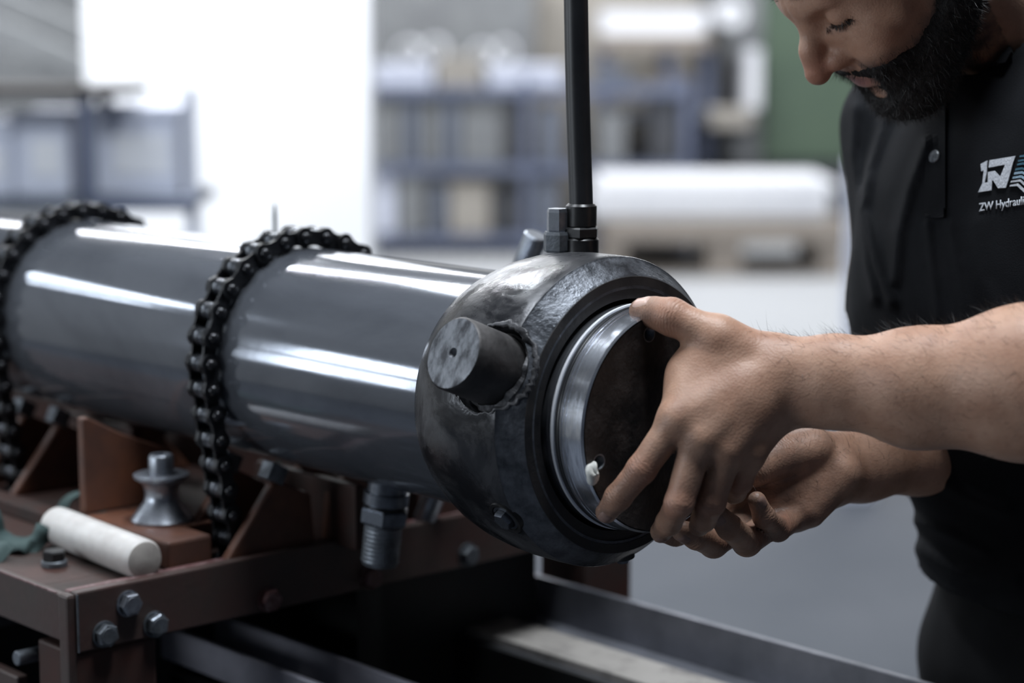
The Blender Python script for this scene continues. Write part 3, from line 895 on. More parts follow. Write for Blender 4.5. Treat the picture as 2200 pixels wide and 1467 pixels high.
for i in range(5):
    a = -.16 + rnd.uniform(-.04, .05) + i * .03
    part('drip_spot', blob((a, .262 + rnd.uniform(0, .04), -.3388), .006, 20 + i, (1, .6, .12)), 'dark', bd)
part('metal_chip', MB().path([(-.11, .345, -.346), (-.03, .346, -.344)], .003, 8), 'zinc', bd)

# ================================================================== implicit-surface modelling (for the man)
def smin(a, b, k):
    h = np.maximum(k - np.abs(a - b), 0)
    return np.minimum(a, b) - h * h / (4 * k)


class Cone:
    def __init__(s, a, b, ra, rb, k=.01):
        s.a = np.array(a, float); s.b = np.array(b, float); s.ra = ra; s.rb = rb; s.k = k
        s.ab = s.b - s.a; s.l2 = max(s.ab @ s.ab, 1e-12)

    def __call__(s, p):
        pa = p - s.a
        t = np.clip((pa @ s.ab) / s.l2, 0, 1)
        return np.sqrt(((pa - t[:, None] * s.ab) ** 2).sum(1)) - (s.ra + (s.rb - s.ra) * t)


class Ell:
    def __init__(s, c, r, R=None, k=.01):
        s.c = np.array(c, float); s.r = np.array(r, float); s.R = np.eye(3) if R is None else np.array(R, float); s.k = k

    def __call__(s, p):
        q = (p - s.c) @ s.R
        k0 = np.sqrt(((q / s.r) ** 2).sum(1)); k1 = np.sqrt(((q / s.r ** 2) ** 2).sum(1)) + 1e-9
        return np.where(k0 < 1e-6, -s.r.min(), k0 * (k0 - 1) / k1)


def group(prims, p, c, rad):
    d = None
    for q in prims:
        if q(c)[0] > rad + q.k + .012: continue
        v = q(p)
        d = v if d is None else smin(d, v, q.k)
    return d


def comb(vals, k=0):
    d = None
    for v in vals:
        if v is None: continue
        d = v if d is None else (smin(d, v, k) if k else np.minimum(d, v))
    return d


def sdf_mesh(fn, lo, hi, h, n=20, project=True):
    """naive surface nets on a sparse set of blocks; fn(points, centre, radius) -> distance or None when far"""
    lo = np.array(lo, float); hi = np.array(hi, float)
    nb = np.ceil((hi - lo) / (h * n)).astype(int)
    g = np.arange(n + 1)
    I, J, K = np.meshgrid(g, g, g, indexing='ij')
    idx = np.stack([I, J, K], -1).reshape(-1, 3)
    S = (nb * n + 4).astype(np.int64)

    def cid(ijk): return (ijk[..., 0] * S[1] + ijk[..., 1]) * S[2] + ijk[..., 2]
    VI = []; VP = []; Q = []
    rad = h * n * math.sqrt(3) / 2
    bg_ = np.stack(np.meshgrid(*[np.arange(q) for q in nb], indexing='ij'), -1).reshape(-1, 3)
    cen = lo + (bg_ + .5) * n * h
    dc_ = fn(cen, cen.mean(0, keepdims=True), 1e6)
    for bi in (0,):
        for bj in (0,):
            for b0 in bg_[np.abs(dc_) < rad * 1.25 + .01] * n:
                c = (lo + (b0 + n / 2) * h)[None]
                F = fn(lo + (b0 + idx) * h, c, rad)
                if F is None: continue
                F = F.reshape(n + 1, n + 1, n + 1)
                neg = F < 0
                if neg.all() or not neg.any(): continue
                cnt = np.zeros((n, n, n)); acc = np.zeros((n, n, n, 3))
                for ax in range(3):
                    for u in (0, 1):
                        for w in (0, 1):
                            s0 = [slice(0, n)] * 3; s1 = [slice(0, n)] * 3
                            oth = [q for q in range(3) if q != ax]
                            for o_, d_ in ((oth[0], u), (oth[1], w)):
                                s0[o_] = slice(d_, n + d_); s1[o_] = slice(d_, n + d_)
                            s1[ax] = slice(1, n + 1)
                            f0 = F[tuple(s0)]; f1 = F[tuple(s1)]
                            m = (f0 < 0) != (f1 < 0)
                            t = np.where(m, f0 / np.where(m, f0 - f1, 1), 0)
                            cnt += m
                            acc[..., ax] += t * m
                            acc[..., oth[0]] += u * m
                            acc[..., oth[1]] += w * m
                mk = cnt > 0
                ijk = np.argwhere(mk)
                VI.append(cid(ijk + b0)); VP.append(lo + (b0 + ijk + acc[mk] / cnt[mk][:, None]) * h)
                for ax in range(3):
                    s1 = [slice(0, n)] * 3; s1[ax] = slice(1, n + 1)
                    f0 = neg[:n, :n, :n]; f1 = neg[tuple(s1)]
                    e = np.argwhere(f0 != f1)
                    if not len(e): continue
                    flip = f0[tuple(e.T)]
                    o1 = np.zeros(3, int); o2 = np.zeros(3, int); o1[(ax + 1) % 3] = 1; o2[(ax + 2) % 3] = 1
                    e = e + b0
                    q = np.stack([cid(e - o1 - o2), cid(e - o2), cid(e), cid(e - o1)], 1)
                    q[~flip] = q[~flip][:, ::-1]
                    Q.append(q)
    VI = np.concatenate(VI); VP = np.concatenate(VP); Q = np.concatenate(Q)
    o = np.argsort(VI); VI = VI[o]; VP = VP[o]
    k = np.searchsorted(VI, Q); k = np.minimum(k, len(VI) - 1)
    ok = (VI[k] == Q).all(1)
    k = k[ok]
    if project:
        # pull vertices onto the surface, cell by cell
        key = np.floor((VP - lo) / (h * n)).astype(int)
        kk = cid(key); od = np.argsort(kk, kind='stable'); cuts = np.flatnonzero(np.diff(kk[od])) + 1
        for ids in np.split(od, cuts):
            p = VP[ids]; c = (p.min(0) + p.max(0))[None] / 2; r_ = rad
            f0 = fn(p, c, r_)
            if f0 is None: continue
            e = h * .5; gr = np.empty_like(p)
            for ax in range(3):
                d = np.zeros(3); d[ax] = e
                gr[:, ax] = (fn(p + d, c, r_) - f0) / e
            n2 = (gr ** 2).sum(1)
            st = np.clip(f0 / np.maximum(n2, .2), -h, h)
            VP[ids] = p - gr * st[:, None]
    return VP, k


def np_mesh(name, V, F, material, smooth=True):
    me = bpy.data.meshes.new(name)
    me.vertices.add(len(V)); me.vertices.foreach_set('co', np.asarray(V, np.float32).ravel())
    n = F.shape[1]
    me.loops.add(F.size); me.loops.foreach_set('vertex_index', F.astype(np.int32).ravel())
    me.polygons.add(len(F)); me.polygons.foreach_set('loop_start', np.arange(0, F.size, n, dtype=np.int32))
    me.polygons.foreach_set('loop_total', np.full(len(F), n, np.int32))
    me.polygons.foreach_set('use_smooth', np.full(len(F), smooth))
    me.materials.append(M[material] if isinstance(material, str) else material)
    me.update(); me.validate()
    return me


def col_attr(me, cols):
    a = me.color_attributes.new('tone', 'FLOAT_COLOR', 'POINT')
    c = np.concatenate([cols, np.ones((len(cols), 1))], 1).astype(np.float32)
    a.data.foreach_set('color', c.ravel())


def obj_in(name, me, parent, label=None, kind=None):
    """link a world-space mesh under the person"""
    o = bpy.data.objects.new(name, me)
    COL.objects.link(o)
    o.parent = parent
    o.matrix_parent_inverse = Matrix.Translation(-Vector(PERSON_BASE))
    return tag(o, label, kind=kind)


def vnoise(p, s, seed=0):
    """cheap smooth noise from summed sines"""
    r = np.random.default_rng(seed); out = 0
    for i in range(6):
        w = r.normal(size=3); w /= np.linalg.norm(w)
        out = out + np.sin(p @ w * s * r.uniform(.6, 1.7) + r.uniform(0, 6.28))
    return out / 6


# ------------------------------------------------------------------ hands and arms, joint by joint
def finger(pts, rads, k=.004):
    return [Cone(pts[i], pts[i + 1], rads[i], rads[i + 1], k) for i in range(len(pts) - 1)]


# left hand (near): thumb on top of the rim, fingers spread over the face of the plug
Lw = U(1690, 820, 1.690)
L_el = U(2390, 842, 1.585)
L_sh = U(2470, 330, 1.80)
L_thumb = finger([U(1640, 775, 1.685), U(1545, 726, 1.682), U(1441, 680, 1.690), U(1405, 671, 1.698), U(1378, 668, 1.705)], [.017, .0152, .0146, .0118, .0102], .006)
L_index = finger([U(1452, 905, 1.663), U(1378, 1008, 1.664), U(1328, 1068, 1.678), U(1303, 1100, 1.690)], [.0134, .0116, .0106, .0090])
L_mid = finger([U(1500, 945, 1.661), U(1459, 1080, 1.658), U(1437, 1122, 1.690), U(1420, 1142, 1.708)], [.0138, .0114, .0102, .0088])
L_ring = finger([U(1560, 972, 1.667), U(1529, 1078, 1.672), U(1512, 1115, 1.70), U(1502, 1130, 1.72)], [.0132, .0112, .0100, .0086])
L_pink = finger([U(1612, 970, 1.672), U(1590, 1035, 1.69), U(1580, 1056, 1.715), U(1576, 1064, 1.735)], [.0118, .0098, .0088, .0076])
L_fingers = [L_thumb, L_index, L_mid, L_ring, L_pink]
L_arm = [
    Cone(U(1668, 782, 1.684), U(1452, 905, 1.664), .0185, .0128, .014),
    Cone(U(1672, 812, 1.680), U(1500, 950, 1.658), .0180, .0132, .014),
    Cone(U(1676, 840, 1.682), U(1560, 975, 1.664), .0178, .0128, .014),
    Cone(U(1682, 862, 1.688), U(1612, 975, 1.678), .0165, .0122, .014),
    Cone(U(1650, 770, 1.692), U(1548, 724, 1.690), .0175, .0145, .014),
    Cone(U(1600, 775, 1.70), U(1482, 812, 1.700), .016, .0085, .018),           # web between thumb and index
    Cone(U(1525, 735, 1.688), U(1482, 800, 1.690), .012, .0085, .03),
    Cone(U(1482, 800, 1.690), U(1468, 880, 1.676), .0085, .0095, .03),
    Cone(U(1560, 790, 1.684), U(1500, 850, 1.682), .014, .012, .03),
    Cone(U(1590, 860, 1.672), U(1510, 900, 1.668), .017, .014, .018),
    # forearm: two bones side by side, then the muscle belly
    Cone(U(1672, 790, 1.688), U(1790, 790, 1.672), .0205, .0215, .02),
    Cone(U(1680, 858, 1.690), U(1790, 852, 1.675), .0185, .0205, .02),
    Cone(U(1790, 790, 1.672), U(1965, 802, 1.648), .0215, .030, .025),
    Cone(U(1790, 852, 1.675), U(1965, 872, 1.652), .0205, .0275, .025),
    Cone(U(1965, 802, 1.648), U(2200, 795, 1.618), .030, .0450, .03),
    Cone(U(1965, 872, 1.652), U(2200, 862, 1.622), .0275, .0400, .03),
    Cone(U(2200, 795, 1.618), L_el + np.array([0, 0, .012]), .0450, .046, .03),
    Cone(U(2200, 862, 1.622), L_el - np.array([0, 0, .004]), .0400, .044, .03),
    Cone(L_el, L_el * .5 + L_sh * .5, .048, .054, .03),
    Cone(L_el * .5 + L_sh * .5, L_sh, .054, .062, .04),
]
# knuckle bumps and tendons
L_arm.append(Cone(U(1650, 800, 1.671), U(1462, 898, 1.656), .006, .0065, .016))
L_arm.append(Cone(U(1652, 825, 1.670), U(1512, 940, 1.651), .006, .0065, .016))
L_arm.append(Cone(U(1660, 846, 1.668), U(1566, 968, 1.654), .006, .006, .014))

# right hand (far): palm up under the plug, fingers curled towards the camera
zq = lambda x, y, d: U(1200 + x * .3636, 820 + y * .3636, d)
R_el = U(2085, 905, 2.08)
R_sh = U(1958, 275, 2.10)
R_fingers = [
    finger([zq(1400, 790, 1.835), zq(1295, 868, 1.795), zq(1215, 800, 1.768), zq(1172, 702, 1.760)], [.0125, .0108, .0092, .0078]),
    finger([zq(1300, 800, 1.832), zq(1112, 945, 1.775), zq(1010, 860, 1.738), zq(932, 780, 1.722)], [.0140, .0122, .0105, .0090]),
    finger([zq(1180, 780, 1.830), zq(915, 955, 1.780), zq(815, 915, 1.748), zq(730, 882, 1.735)], [.0140, .0120, .0106, .0090]),
    finger([zq(1060, 700, 1.835), zq(800, 870, 1.815), zq(690, 900, 1.80), zq(610, 890, 1.795)], [.0135, .0115, .0100, .0086]),
    finger([zq(1480, 380, 1.850), zq(1300, 420, 1.822), zq(1160, 520, 1.802), zq(1075, 570, 1.80)], [.0185, .0160, .0130, .0100], .008),   # thumb
]
R_arm = [
    Cone(zq(1640, 560, 1.855), zq(1400, 780, 1.842), .0215, .0150, .016),
    Cone(zq(1600, 540, 1.850), zq(1300, 790, 1.832), .0185, .0150, .014),
    Cone(zq(1590, 480, 1.846), zq(1180, 770, 1.830), .0175, .0150, .014),
    Cone(zq(1560, 450, 1.848), zq(1060, 690, 1.832), .0170, .0145, .014),
    Cone(zq(1500, 560, 1.836), zq(1180, 700, 1.824), .0150, .0140, .02),
    Cone(zq(1500, 400, 1.830), zq(1240, 475, 1.812), .0190, .0160, .007),       # ball of the thumb
    Cone(zq(1650, 540, 1.836), zq(1480, 760, 1.826), .0205, .0155, .008),       # heel of the hand
    Cone(zq(1620, 470, 1.862), zq(1800, 440, 1.885), .0235, .0230, .02),
    Cone(zq(1640, 540, 1.860), zq(1800, 520, 1.885), .0220, .0225, .02),
    Cone(zq(1800, 440, 1.885), U(1975, 950, 1.94), .0230, .031, .025),
    Cone(zq(1800, 520, 1.885), U(1975, 985, 1.94), .0225, .029, .025),
    Cone(U(1975, 965, 1.94), R_el, .033, .043, .03),
    Cone(R_el, U(1938, 700, 2.08), .040, .038, .03),
    Cone(U(1938, 700, 2.08), R_sh, .039, .052, .03),
]

# head frame
psi = math.radians(19); tht = math.radians(47)
h_ = np.array([-math.cos(psi), -math.sin(psi), 0.])
HF = math.cos(tht) * h_ - math.sin(tht) * ZX
HU = math.sin(tht) * h_ + math.cos(tht) * ZX
HL = np.cross(HU, HF)
HR = np.stack([HL, HF, HU], 1)          # columns: left, forward, up
H0 = U(1922, -86, 1.84)


def hw(l, f, u): return H0 + HL * l + HF * f + HU * u


def head_sdf(P):
    q = (P - H0) @ HR
    qa = q.copy(); qa[:, 0] = np.abs(q[:, 0])
    d = Ell((0, -.002, .045), (.077, .099, .090))(q)
    d = smin(d, Ell((0, .038, -.015), (.061, .062, .088))(q), .03)
    d = smin(d, Cone((.052, .003, -.045), (.022, .069, -.084), .020, .016)(qa), .025)      # jaw
    d = smin(d, Ell((0, .073, -.086), (.022, .017, .017))(q), .02)                          # chin
    d = smin(d, Ell((.043, .066, -.010), (.021, .021, .020))(qa), .018)                     # cheek
    d = smin(d, Ell((.036, .079, -.028), (.016, .015, .015))(qa), .016)                     # smiling cheek
    d = smin(d, Cone((.006, .092, .040), (.040, .080, .043), .0095, .009)(qa), .014)        # brow
    d = smin(d, Ell((0, .079, -.046), (.032, .017, .028))(q), .018)                         # mouth mound
    # eye sockets and lids
    so = Ell((.032, .097, .020), (.0165, .011, .010))(qa)
    d = -smin(-d, so, .012)
    d = smin(d, Ell((.032, .079, .0195), (.0145, .0135, .0125))(qa), .004)
    lid = Cone((.020, .0905, .0135), (.045, .083, .0130), .0009, .0009)(qa)
    d = -smin(-d, lid, .0025)
    # nose
    d = smin(d, Cone((0, .090, .032), (0, .112, .004), .0075, .0088)(q), .010)
    d = smin(d, Cone((0, .112, .004), (0, .1205, -.0130), .0090, .0118)(q), .010)
    d = smin(d, Ell((.0128, .1020, -.0155), (.0088, .0120, .0088))(qa), .009)
    d = -smin(-d, Ell((.0068, .1060, -.0256), (.0042, .0075, .0050))(qa), .003)
    # smile fold
    d = -smin(-d, Cone((.024, .0975, -.024), (.034, .089, -.042), .0008, .0012)(qa), .006)
    # lips
    d = smin(d, Ell((0, .0925, -.0415), (.022, .0065, .0048))(q), .005)
    d = smin(d, Ell((0, .0915, -.0525), (.019, .0070, .0058))(q), .005)
    d = -smin(-d, Cone((-.024, .091, -.0465), (.024, .091, -.0465), .0011, .0011)(q), .003)
    d = -smin(-d, Cone((-.012, .094, -.065), (.012, .094, -.065), .003, .003)(q), .010)
    # ears
    e = Ell((.079, -.008, .004), (.008, .019, .031))(qa)
    e = -smin(-e, Ell((.088, -.004, .005), (.008, .010, .019))(qa), .004)
    d = smin(d, e, .006)
    return d


NB = U(2215, 130, 1.985)                # base of the neck
SDIR = (L_sh - R_sh) / np.linalg.norm(L_sh - R_sh)
FDIR = np.cross(np.array([0, 0, 1.]), SDIR); FDIR /= np.linalg.norm(FDIR)
if FDIR[0] > 0: FDIR = -FDIR
TR = np.stack([SDIR - np.array([0, 0, SDIR[2]]), FDIR, ZX], 1)
TR[:, 0] /= np.linalg.norm(TR[:, 0])
PEL = U(2312, 1480, 2.12)
CH = (L_sh + R_sh) / 2 + np.array([0, 0, -.13]) + FDIR * .02
torso = [
    Cone(hw(0, -.028, -.045), NB, .053, .058, .03),
    Cone(L_sh, NB, .055, .055, .05), Cone(R_sh, NB, .050, .055, .05),
    Ell(CH, (.150, .095, .16), TR, .05),
]


def body_fn(p, c, rad):
    la = group(L_arm, p, c, rad)
    lf = comb([group(f_, p, c, rad) for f_ in L_fingers])
    l_ = comb([la, lf], .007)
    ra = group(R_arm, p, c, rad)
    rf = comb([group(f_, p, c, rad) for f_ in R_fingers])
    r_ = comb([ra, rf], .007)
    t_ = group(torso, p, c, rad)
    hd_ = None
    if np.linalg.norm(c[0] - H0) < .17 + rad: hd_ = head_sdf(p)
    t_ = comb([t_, hd_], .02)
    return comb([comb([t_, l_], .01) if t_ is not None else l_, r_])


PERSON_BASE = (PEL[0], PEL[1], 0.)
person = thing('person', 'bearded person in a black polo shirt leaning over the cylinder and holding its end plug', 'person', PERSON_BASE, machine=False)
allp = [q for q in L_arm + R_arm + torso + sum(L_fingers, []) + sum(R_fingers, [])]
blo = np.min([np.minimum(q.a, q.b) - .1 if isinstance(q, Cone) else q.c - .2 for q in allp], 0)
bhi = np.max([np.maximum(q.a, q.b) + .1 if isinstance(q, Cone) else q.c + .2 for q in allp], 0)
bhi[2] = max(bhi[2], H0[2] + .2); blo[0] = min(blo[0], H0[0] - .2)
BV, BF = sdf_mesh(body_fn, blo, bhi, .0023)

def sstep(a, b, x):
    t = np.clip((x - a) / (b - a), 0, 1)
    return t * t * (3 - 2 * t)


def beard_region(q):
    """positive inside the bearded part of the face (head coordinates)"""
    l, f_, u = np.abs(q[:, 0]), q[:, 1], q[:, 2]
    # cheek line runs from the sideburn down to the mouth corner
    line = np.interp(f_, [-.03, -.004, .008, .03, .06, .082, .12], [.03, .03, -.008, -.034, -.044, -.037, -.029])
    g = line - u
    side = np.where(f_ < -.004, f_ + .020, .02)                    # ends in front of the ear
    g = np.minimum(g, side)
    # keep lips and the patch under the lower lip free
    lip = np.sqrt((l / .0245) ** 2 + ((u + .0495) / .0105) ** 2) - 1
    patch = np.sqrt((l / .017) ** 2 + ((u + .067) / .0085) ** 2) - 1
    front = f_ > .064
    g = np.where(front, np.minimum(g, np.minimum(lip, patch) * .012), g)
    # below the nose
    g = np.where((l < .016) & (f_ > .082), np.minimum(g, -.028 - u), g)
    # the neck under the jaw is shaved lower down
    g = np.minimum(g, u + .125)
    return g



# skin tone: lips, dirt on the fingers, ruddy knuckles, stubble
def seg_d(p, a, b):
    ab = b - a; t = np.clip(((p - a) @ ab) / (ab @ ab), 0, 1)
    return np.linalg.norm(p - a - t[:, None] * ab, axis=1)


tone = np.zeros((len(BV), 3))          # r: redness, g: grime, b: lip
q = (BV - H0) @ HR
lipm = np.maximum(np.exp(-(((q[:, 0] / .021) ** 2 + ((q[:, 1] - .096) / .012) ** 2 + ((q[:, 2] + .047) / .0085) ** 2)) ** 2), 0)
tone[:, 2] = lipm
tone[:, 0] = .8 * np.exp(-(((q[:, 0] / .02) ** 2 + ((q[:, 1] - .118) / .018) ** 2 + ((q[:, 2] + .012) / .016) ** 2)))
for f_ in L_fingers + R_fingers:
    tip = f_[-1].b; pipj = f_[-2].a
    tone[:, 1] = np.maximum(tone[:, 1], .8 * np.exp(-(np.linalg.norm(BV - tip, axis=1) / .024) ** 2))
    tone[:, 0] = np.maximum(tone[:, 0], .7 * np.exp(-(np.linalg.norm(BV - pipj, axis=1) / .014) ** 2))
rh = np.exp(-(np.linalg.norm(BV - zq(1150, 700, 1.82), axis=1) / .085) ** 2)
tone[:, 1] = np.maximum(tone[:, 1], .85 * rh)
lh = np.exp(-(np.linalg.norm(BV - U(1450, 1010, 1.67), axis=1) / .075) ** 2)
tone[:, 1] = np.maximum(tone[:, 1], .5 * lh)
qh = (BV - H0) @ HR
tone[:, 1] = np.maximum(tone[:, 1], (np.linalg.norm(BV - H0, axis=1) < .15) * (qh[:, 2] < .035) * (qh[:, 1] > -.02) * (qh[:, 1] < .098) * 1.0 * np.clip(1 + beard_region(qh) / .016, 0, 1) ** 1.3)
crs = np.full((len(BV), 3), .5); crs[:, 1:] = 0
for f_ in L_fingers + R_fingers:
    for sgm, amp in ((f_[-2], 1.), (f_[-1], .55)):
        ax = f_[-1].b - f_[-2].a if sgm is f_[-2] else sgm.ab
        ax = ax / np.linalg.norm(ax)
        dd = np.linalg.norm(BV - sgm.a, axis=1)
        s_ = (BV - sgm.a) @ ax
        mk = amp * np.exp(-(s_ / .0065) ** 2) * (dd < .022)
        up_ = mk > crs[:, 1]
        crs[up_, 0] = .5 + s_[up_] / .05; crs[up_, 1] = mk[up_]
me = np_mesh('body', BV, BF, 'floor')
bm = bmesh.new(); bm.from_mesh(me)
be_ = [e for e in bm.edges if e.is_boundary]
if be_: bmesh.ops.holes_fill(bm, edges=be_, sides=12)
for f_ in bm.faces: f_.smooth = True
bm.to_mesh(me); bm.free()
col_attr(me, tone)
ca = me.color_attributes.new('crease', 'FLOAT_COLOR', 'POINT')
ca.data.foreach_set('color', np.concatenate([crs, np.ones((len(crs), 1))], 1).astype(np.float32).ravel())


def skin_mat():
    m = bpy.data.materials.new('skin'); m.use_nodes = True
    nt = m.node_tree; b = nt.nodes['Principled BSDF']; N = nt.nodes.new; L = nt.links.new
    at = N('ShaderNodeAttribute'); at.attribute_name = 'tone'
    sep = N('ShaderNodeSeparateColor'); L(at.outputs['Color'], sep.inputs[0])
    tc = N('ShaderNodeTexCoord')

    def noise(s, d=4):
        n_ = N('ShaderNodeTexNoise'); n_.inputs['Scale'].default_value = s; n_.inputs['Detail'].default_value = d
        L(tc.outputs['Object'], n_.inputs['Vector']); return n_

    def mix(f_, a, c, fac=None):
        x = N('ShaderNodeMix'); x.data_type = 'RGBA'
        if fac is not None: x.inputs[0].default_value = fac
        else: L(f_, x.inputs[0])
        if hasattr(a, 'is_linked') or hasattr(a, 'links'): L(a, x.inputs[6])
        else: x.inputs[6].default_value = (*a, 1)
        if hasattr(c, 'links'): L(c, x.inputs[7])
        else: x.inputs[7].default_value = (*c, 1)
        return x.outputs[2]

    def ramp(o, lo, hi, a=0., z=1.):
        r = N('ShaderNodeMapRange'); r.inputs['From Min'].default_value = lo; r.inputs['From Max'].default_value = hi
        r.inputs['To Min'].default_value = a; r.inputs['To Max'].default_value = z
        L(o, r.inputs['Value']); return r.outputs[0]

    def mul(a, c):
        x = N('ShaderNodeMath'); x.operation = 'MULTIPLY'; L(a, x.inputs[0]); L(c, x.inputs[1]); return x.outputs[0]
    n1 = noise(32, 6); n2 = noise(110, 5); n3 = noise(60, 6)
    c = mix(ramp(n1.outputs['Fac'], .35, .68), (.47, .285, .200), (.36, .198, .132))
    c = mix(ramp(n2.outputs['Fac'], .55, .75, 0, .35), c, (.27, .13, .085))
    c = mix(sep.outputs[0], c, (.40, .17, .115))
    dirt = mul(sep.outputs[1], ramp(n3.outputs['Fac'], .3, .62, .25, 1.))
    c = mix(dirt, c, (.085, .06, .052))
    c = mix(sep.outputs[2], c, (.30, .12, .11))
    L(c, b.inputs['Base Color'])
    b.inputs['Roughness'].default_value = .48
    b.inputs['Specular IOR Level'].default_value = .4
    b.inputs['Subsurface Weight'].default_value = .12
    b.inputs['Subsurface Radius'].default_value = (.006, .002, .001)
    b.inputs['Subsurface Scale'].default_value = 1.
    v = N('ShaderNodeTexVoronoi'); v.inputs['Scale'].default_value = 480; L(tc.outputs['Object'], v.inputs['Vector'])
    add = N('ShaderNodeMath'); add.operation = 'ADD'; L(v.outputs['Distance'], add.inputs[0])
    n4 = noise(170, 3); m4 = N('ShaderNodeMath'); m4.operation = 'MULTIPLY'; m4.inputs[1].default_value = 1.3; L(n4.outputs['Fac'], m4.inputs[0]); L(m4.outputs[0], add.inputs[1])
    ac = N('ShaderNodeAttribute'); ac.attribute_name = 'crease'
    sc = N('ShaderNodeSeparateColor'); L(ac.outputs['Color'], sc.inputs[0])
    n5 = noise(260, 2)
    ph = N('ShaderNodeMath'); ph.operation = 'MULTIPLY_ADD'; ph.inputs[1].default_value = .09; L(n5.outputs['Fac'], ph.inputs[0]); L(sc.outputs[0], ph.inputs[2])
    fr = N('ShaderNodeMath'); fr.operation = 'MULTIPLY'; fr.inputs[1].default_value = 115.; L(ph.outputs[0], fr.inputs[0])
    sn = N('ShaderNodeMath'); sn.operation = 'SINE'; L(fr.outputs[0], sn.inputs[0])
    am = mul(sn.outputs[0], sc.outputs[1])
    a2 = N('ShaderNodeMath'); a2.operation = 'MULTIPLY_ADD'; a2.inputs[1].default_value = 8.; L(am, a2.inputs[0]); L(add.outputs[0], a2.inputs[2])
    bp = N('ShaderNodeBump'); bp.inputs['Strength'].default_value = .17; bp.inputs['Distance'].default_value = .0012
    L(a2.outputs[0], bp.inputs['Height']); L(bp.outputs[0], b.inputs['Normal'])
    return m


M['skin'] = skin_mat()
me.materials[0] = M['skin']
body = obj_in('body', me, person)
M['nail'] = mat('finger_nail', (.62, .44, .37), (.5, .33, .28), 60, .3, .4, sss=.1)
M['nail_dirty'] = mat('dirty_finger_nail', (.27, .17, .14), (.18, .11, .09), 90, .35, .5)
M['beard'] = mat('black_beard', (.0035, .003, .003), (.006, .005, .005), 120, .8, bump=.6, bscale=400)
M['hair'] = mat('dark_hair', (.010, .008, .008), (.018, .014, .012), 60, .5)
M['shirt'] = mat('black_polo_cotton', (.0058, .0064, .008), (.0082, .0088, .0108), 30, .85, bump=.25, bscale=900, spec=.12)
M['trouser'] = mat('black_trouser_cotton', (.005, .0052, .006), (.0068, .007, .008), 30, .8, bump=.25, bscale=800, spec=.12)
M['button'] = mat('smoky_button', (.05, .054, .06), (.2, .21, .23), 260, .12)
M['thread_white'] = mat('white_embroidery', (.62, .64, .68), (.42, .44, .49), 700, .7, bump=.6, bscale=900, stretch=(1, 1, .4))
M['thread_teal'] = mat('teal_embroidery', (.04, .14, .2), (.025, .09, .14), 700, .7, bump=.6, bscale=900)
M['thread_sky'] = mat('light_blue_embroidery', (.30, .42, .52), (.22, .33, .43), 700, .7, bump=.6, bscale=900)
bvh_body = BVHTree.FromPolygons([tuple(v) for v in BV], [tuple(f_) for f_ in BF])


def nail(tip, nxt, n_dir, w, ln, material='nail_dirty', name='fingernail'):
    """curved nail plate on the back of a fingertip"""
    ax = tip - nxt; ax /= np.linalg.norm(ax)
    n_ = np.array(n_dir, float); n_ = n_ - ax * (n_ @ ax); n_ /= np.linalg.norm(n_)
    s_ = np.cross(ax, n_)
    v = []; nu, nv = 9, 9
    for i in range(nv):
        t = i / (nv - 1)
        wi = w * (1 - .25 * max(0, t - .7) / .3 * max(0, t - .7) / .3 - .18 * max(0, .3 - t) / .3)
        for j in range(nu):
            u = j / (nu - 1) * 2 - 1
            p = tip + ax * (-.6 * ln + t * ln * 1.15) + s_ * u * wi
            o_ = Vector(p + n_ * .03)
            hit = bvh_body.ray_cast(o_, Vector(-n_), .05)
            z = np.array(hit[0]) if hit[0] is not None else p
            if hit[0] is not None and (z - tip) @ n_ < -.004: z = tip + ax * ((z - tip) @ ax) + s_ * ((z - tip) @ s_) + n_ * -.002
            edge = max(abs(u), abs(t * 2 - 1))
            v.append(z + n_ * (.0006 if edge < .99 else -.0004))
    f_ = [(i * nu + j, i * nu + j + 1, (i + 1) * nu + j + 1, (i + 1) * nu + j) for i in range(nv - 1) for j in range(nu - 1)]
    mb = MB().add(v, f_, True)
    m_ = bpy.data.meshes.new(name)
    mb2 = mb.mesh(name, material)
    o = bpy.data.objects.new(name, mb2); COL.objects.link(o)
    o.parent = body
    return o


toC = lambda p: (CO - p) / np.linalg.norm(CO - p)
VR = RT; VU = UP
q = L_thumb[-1]; nail(q.b + (q.a - q.b) * .25, q.a, toC(q.b) * .75 + VU * .75, .0068, .0145, 'nail')
q = L_index[-1]; nail(q.b, q.a, toC(q.b) * .8 - VR * .2 - VU * .6, .0058, .0100)
q = L_mid[-1]; nail(q.b, q.a, toC(q.b) * .5 - VU * .8, .0056, .0100)
q = R_fingers[0][-1]; nail(q.b, q.a, toC(q.b) * .6 + VR * .6 - VU * .3, .0048, .0090)
q = R_fingers[1][-1]; nail(q.b, q.a, toC(q.b) * .6 + VR * .3 - VU * .7, .0056, .0105)
q = R_fingers[2][-1]; nail(q.b, q.a, toC(q.b) * .5 + VR * .1 - VU * .8, .0056, .0100)


# ------------------------------------------------------------------ beard, hair, eyebrows
def beard_fn(p, c, rad):
    if np.linalg.norm(c[0] - H0) > .2 + rad: return None
    q = (p - H0) @ HR
    d = head_sdf(p)
    g = beard_region(q)
    low = sstep(-.06, -.10, q[:, 2]) * sstep(.03, .07, q[:, 1])
    th_ = .0042 * sstep(-.002, .014, g) + .004 * low + .0012 * vnoise(p, 900, 3) + .0012 * vnoise(p, 420, 5)
    dd = d - th_
    return np.maximum(dd, -(g + .0012 * vnoise(p, 700, 8)))


V_, F_ = sdf_mesh(beard_fn, H0 - .16, H0 + .16, .0022)
bme = np_mesh('beard', V_, F_, 'beard')
beard = obj_in('beard', bme, person, 'full black beard')


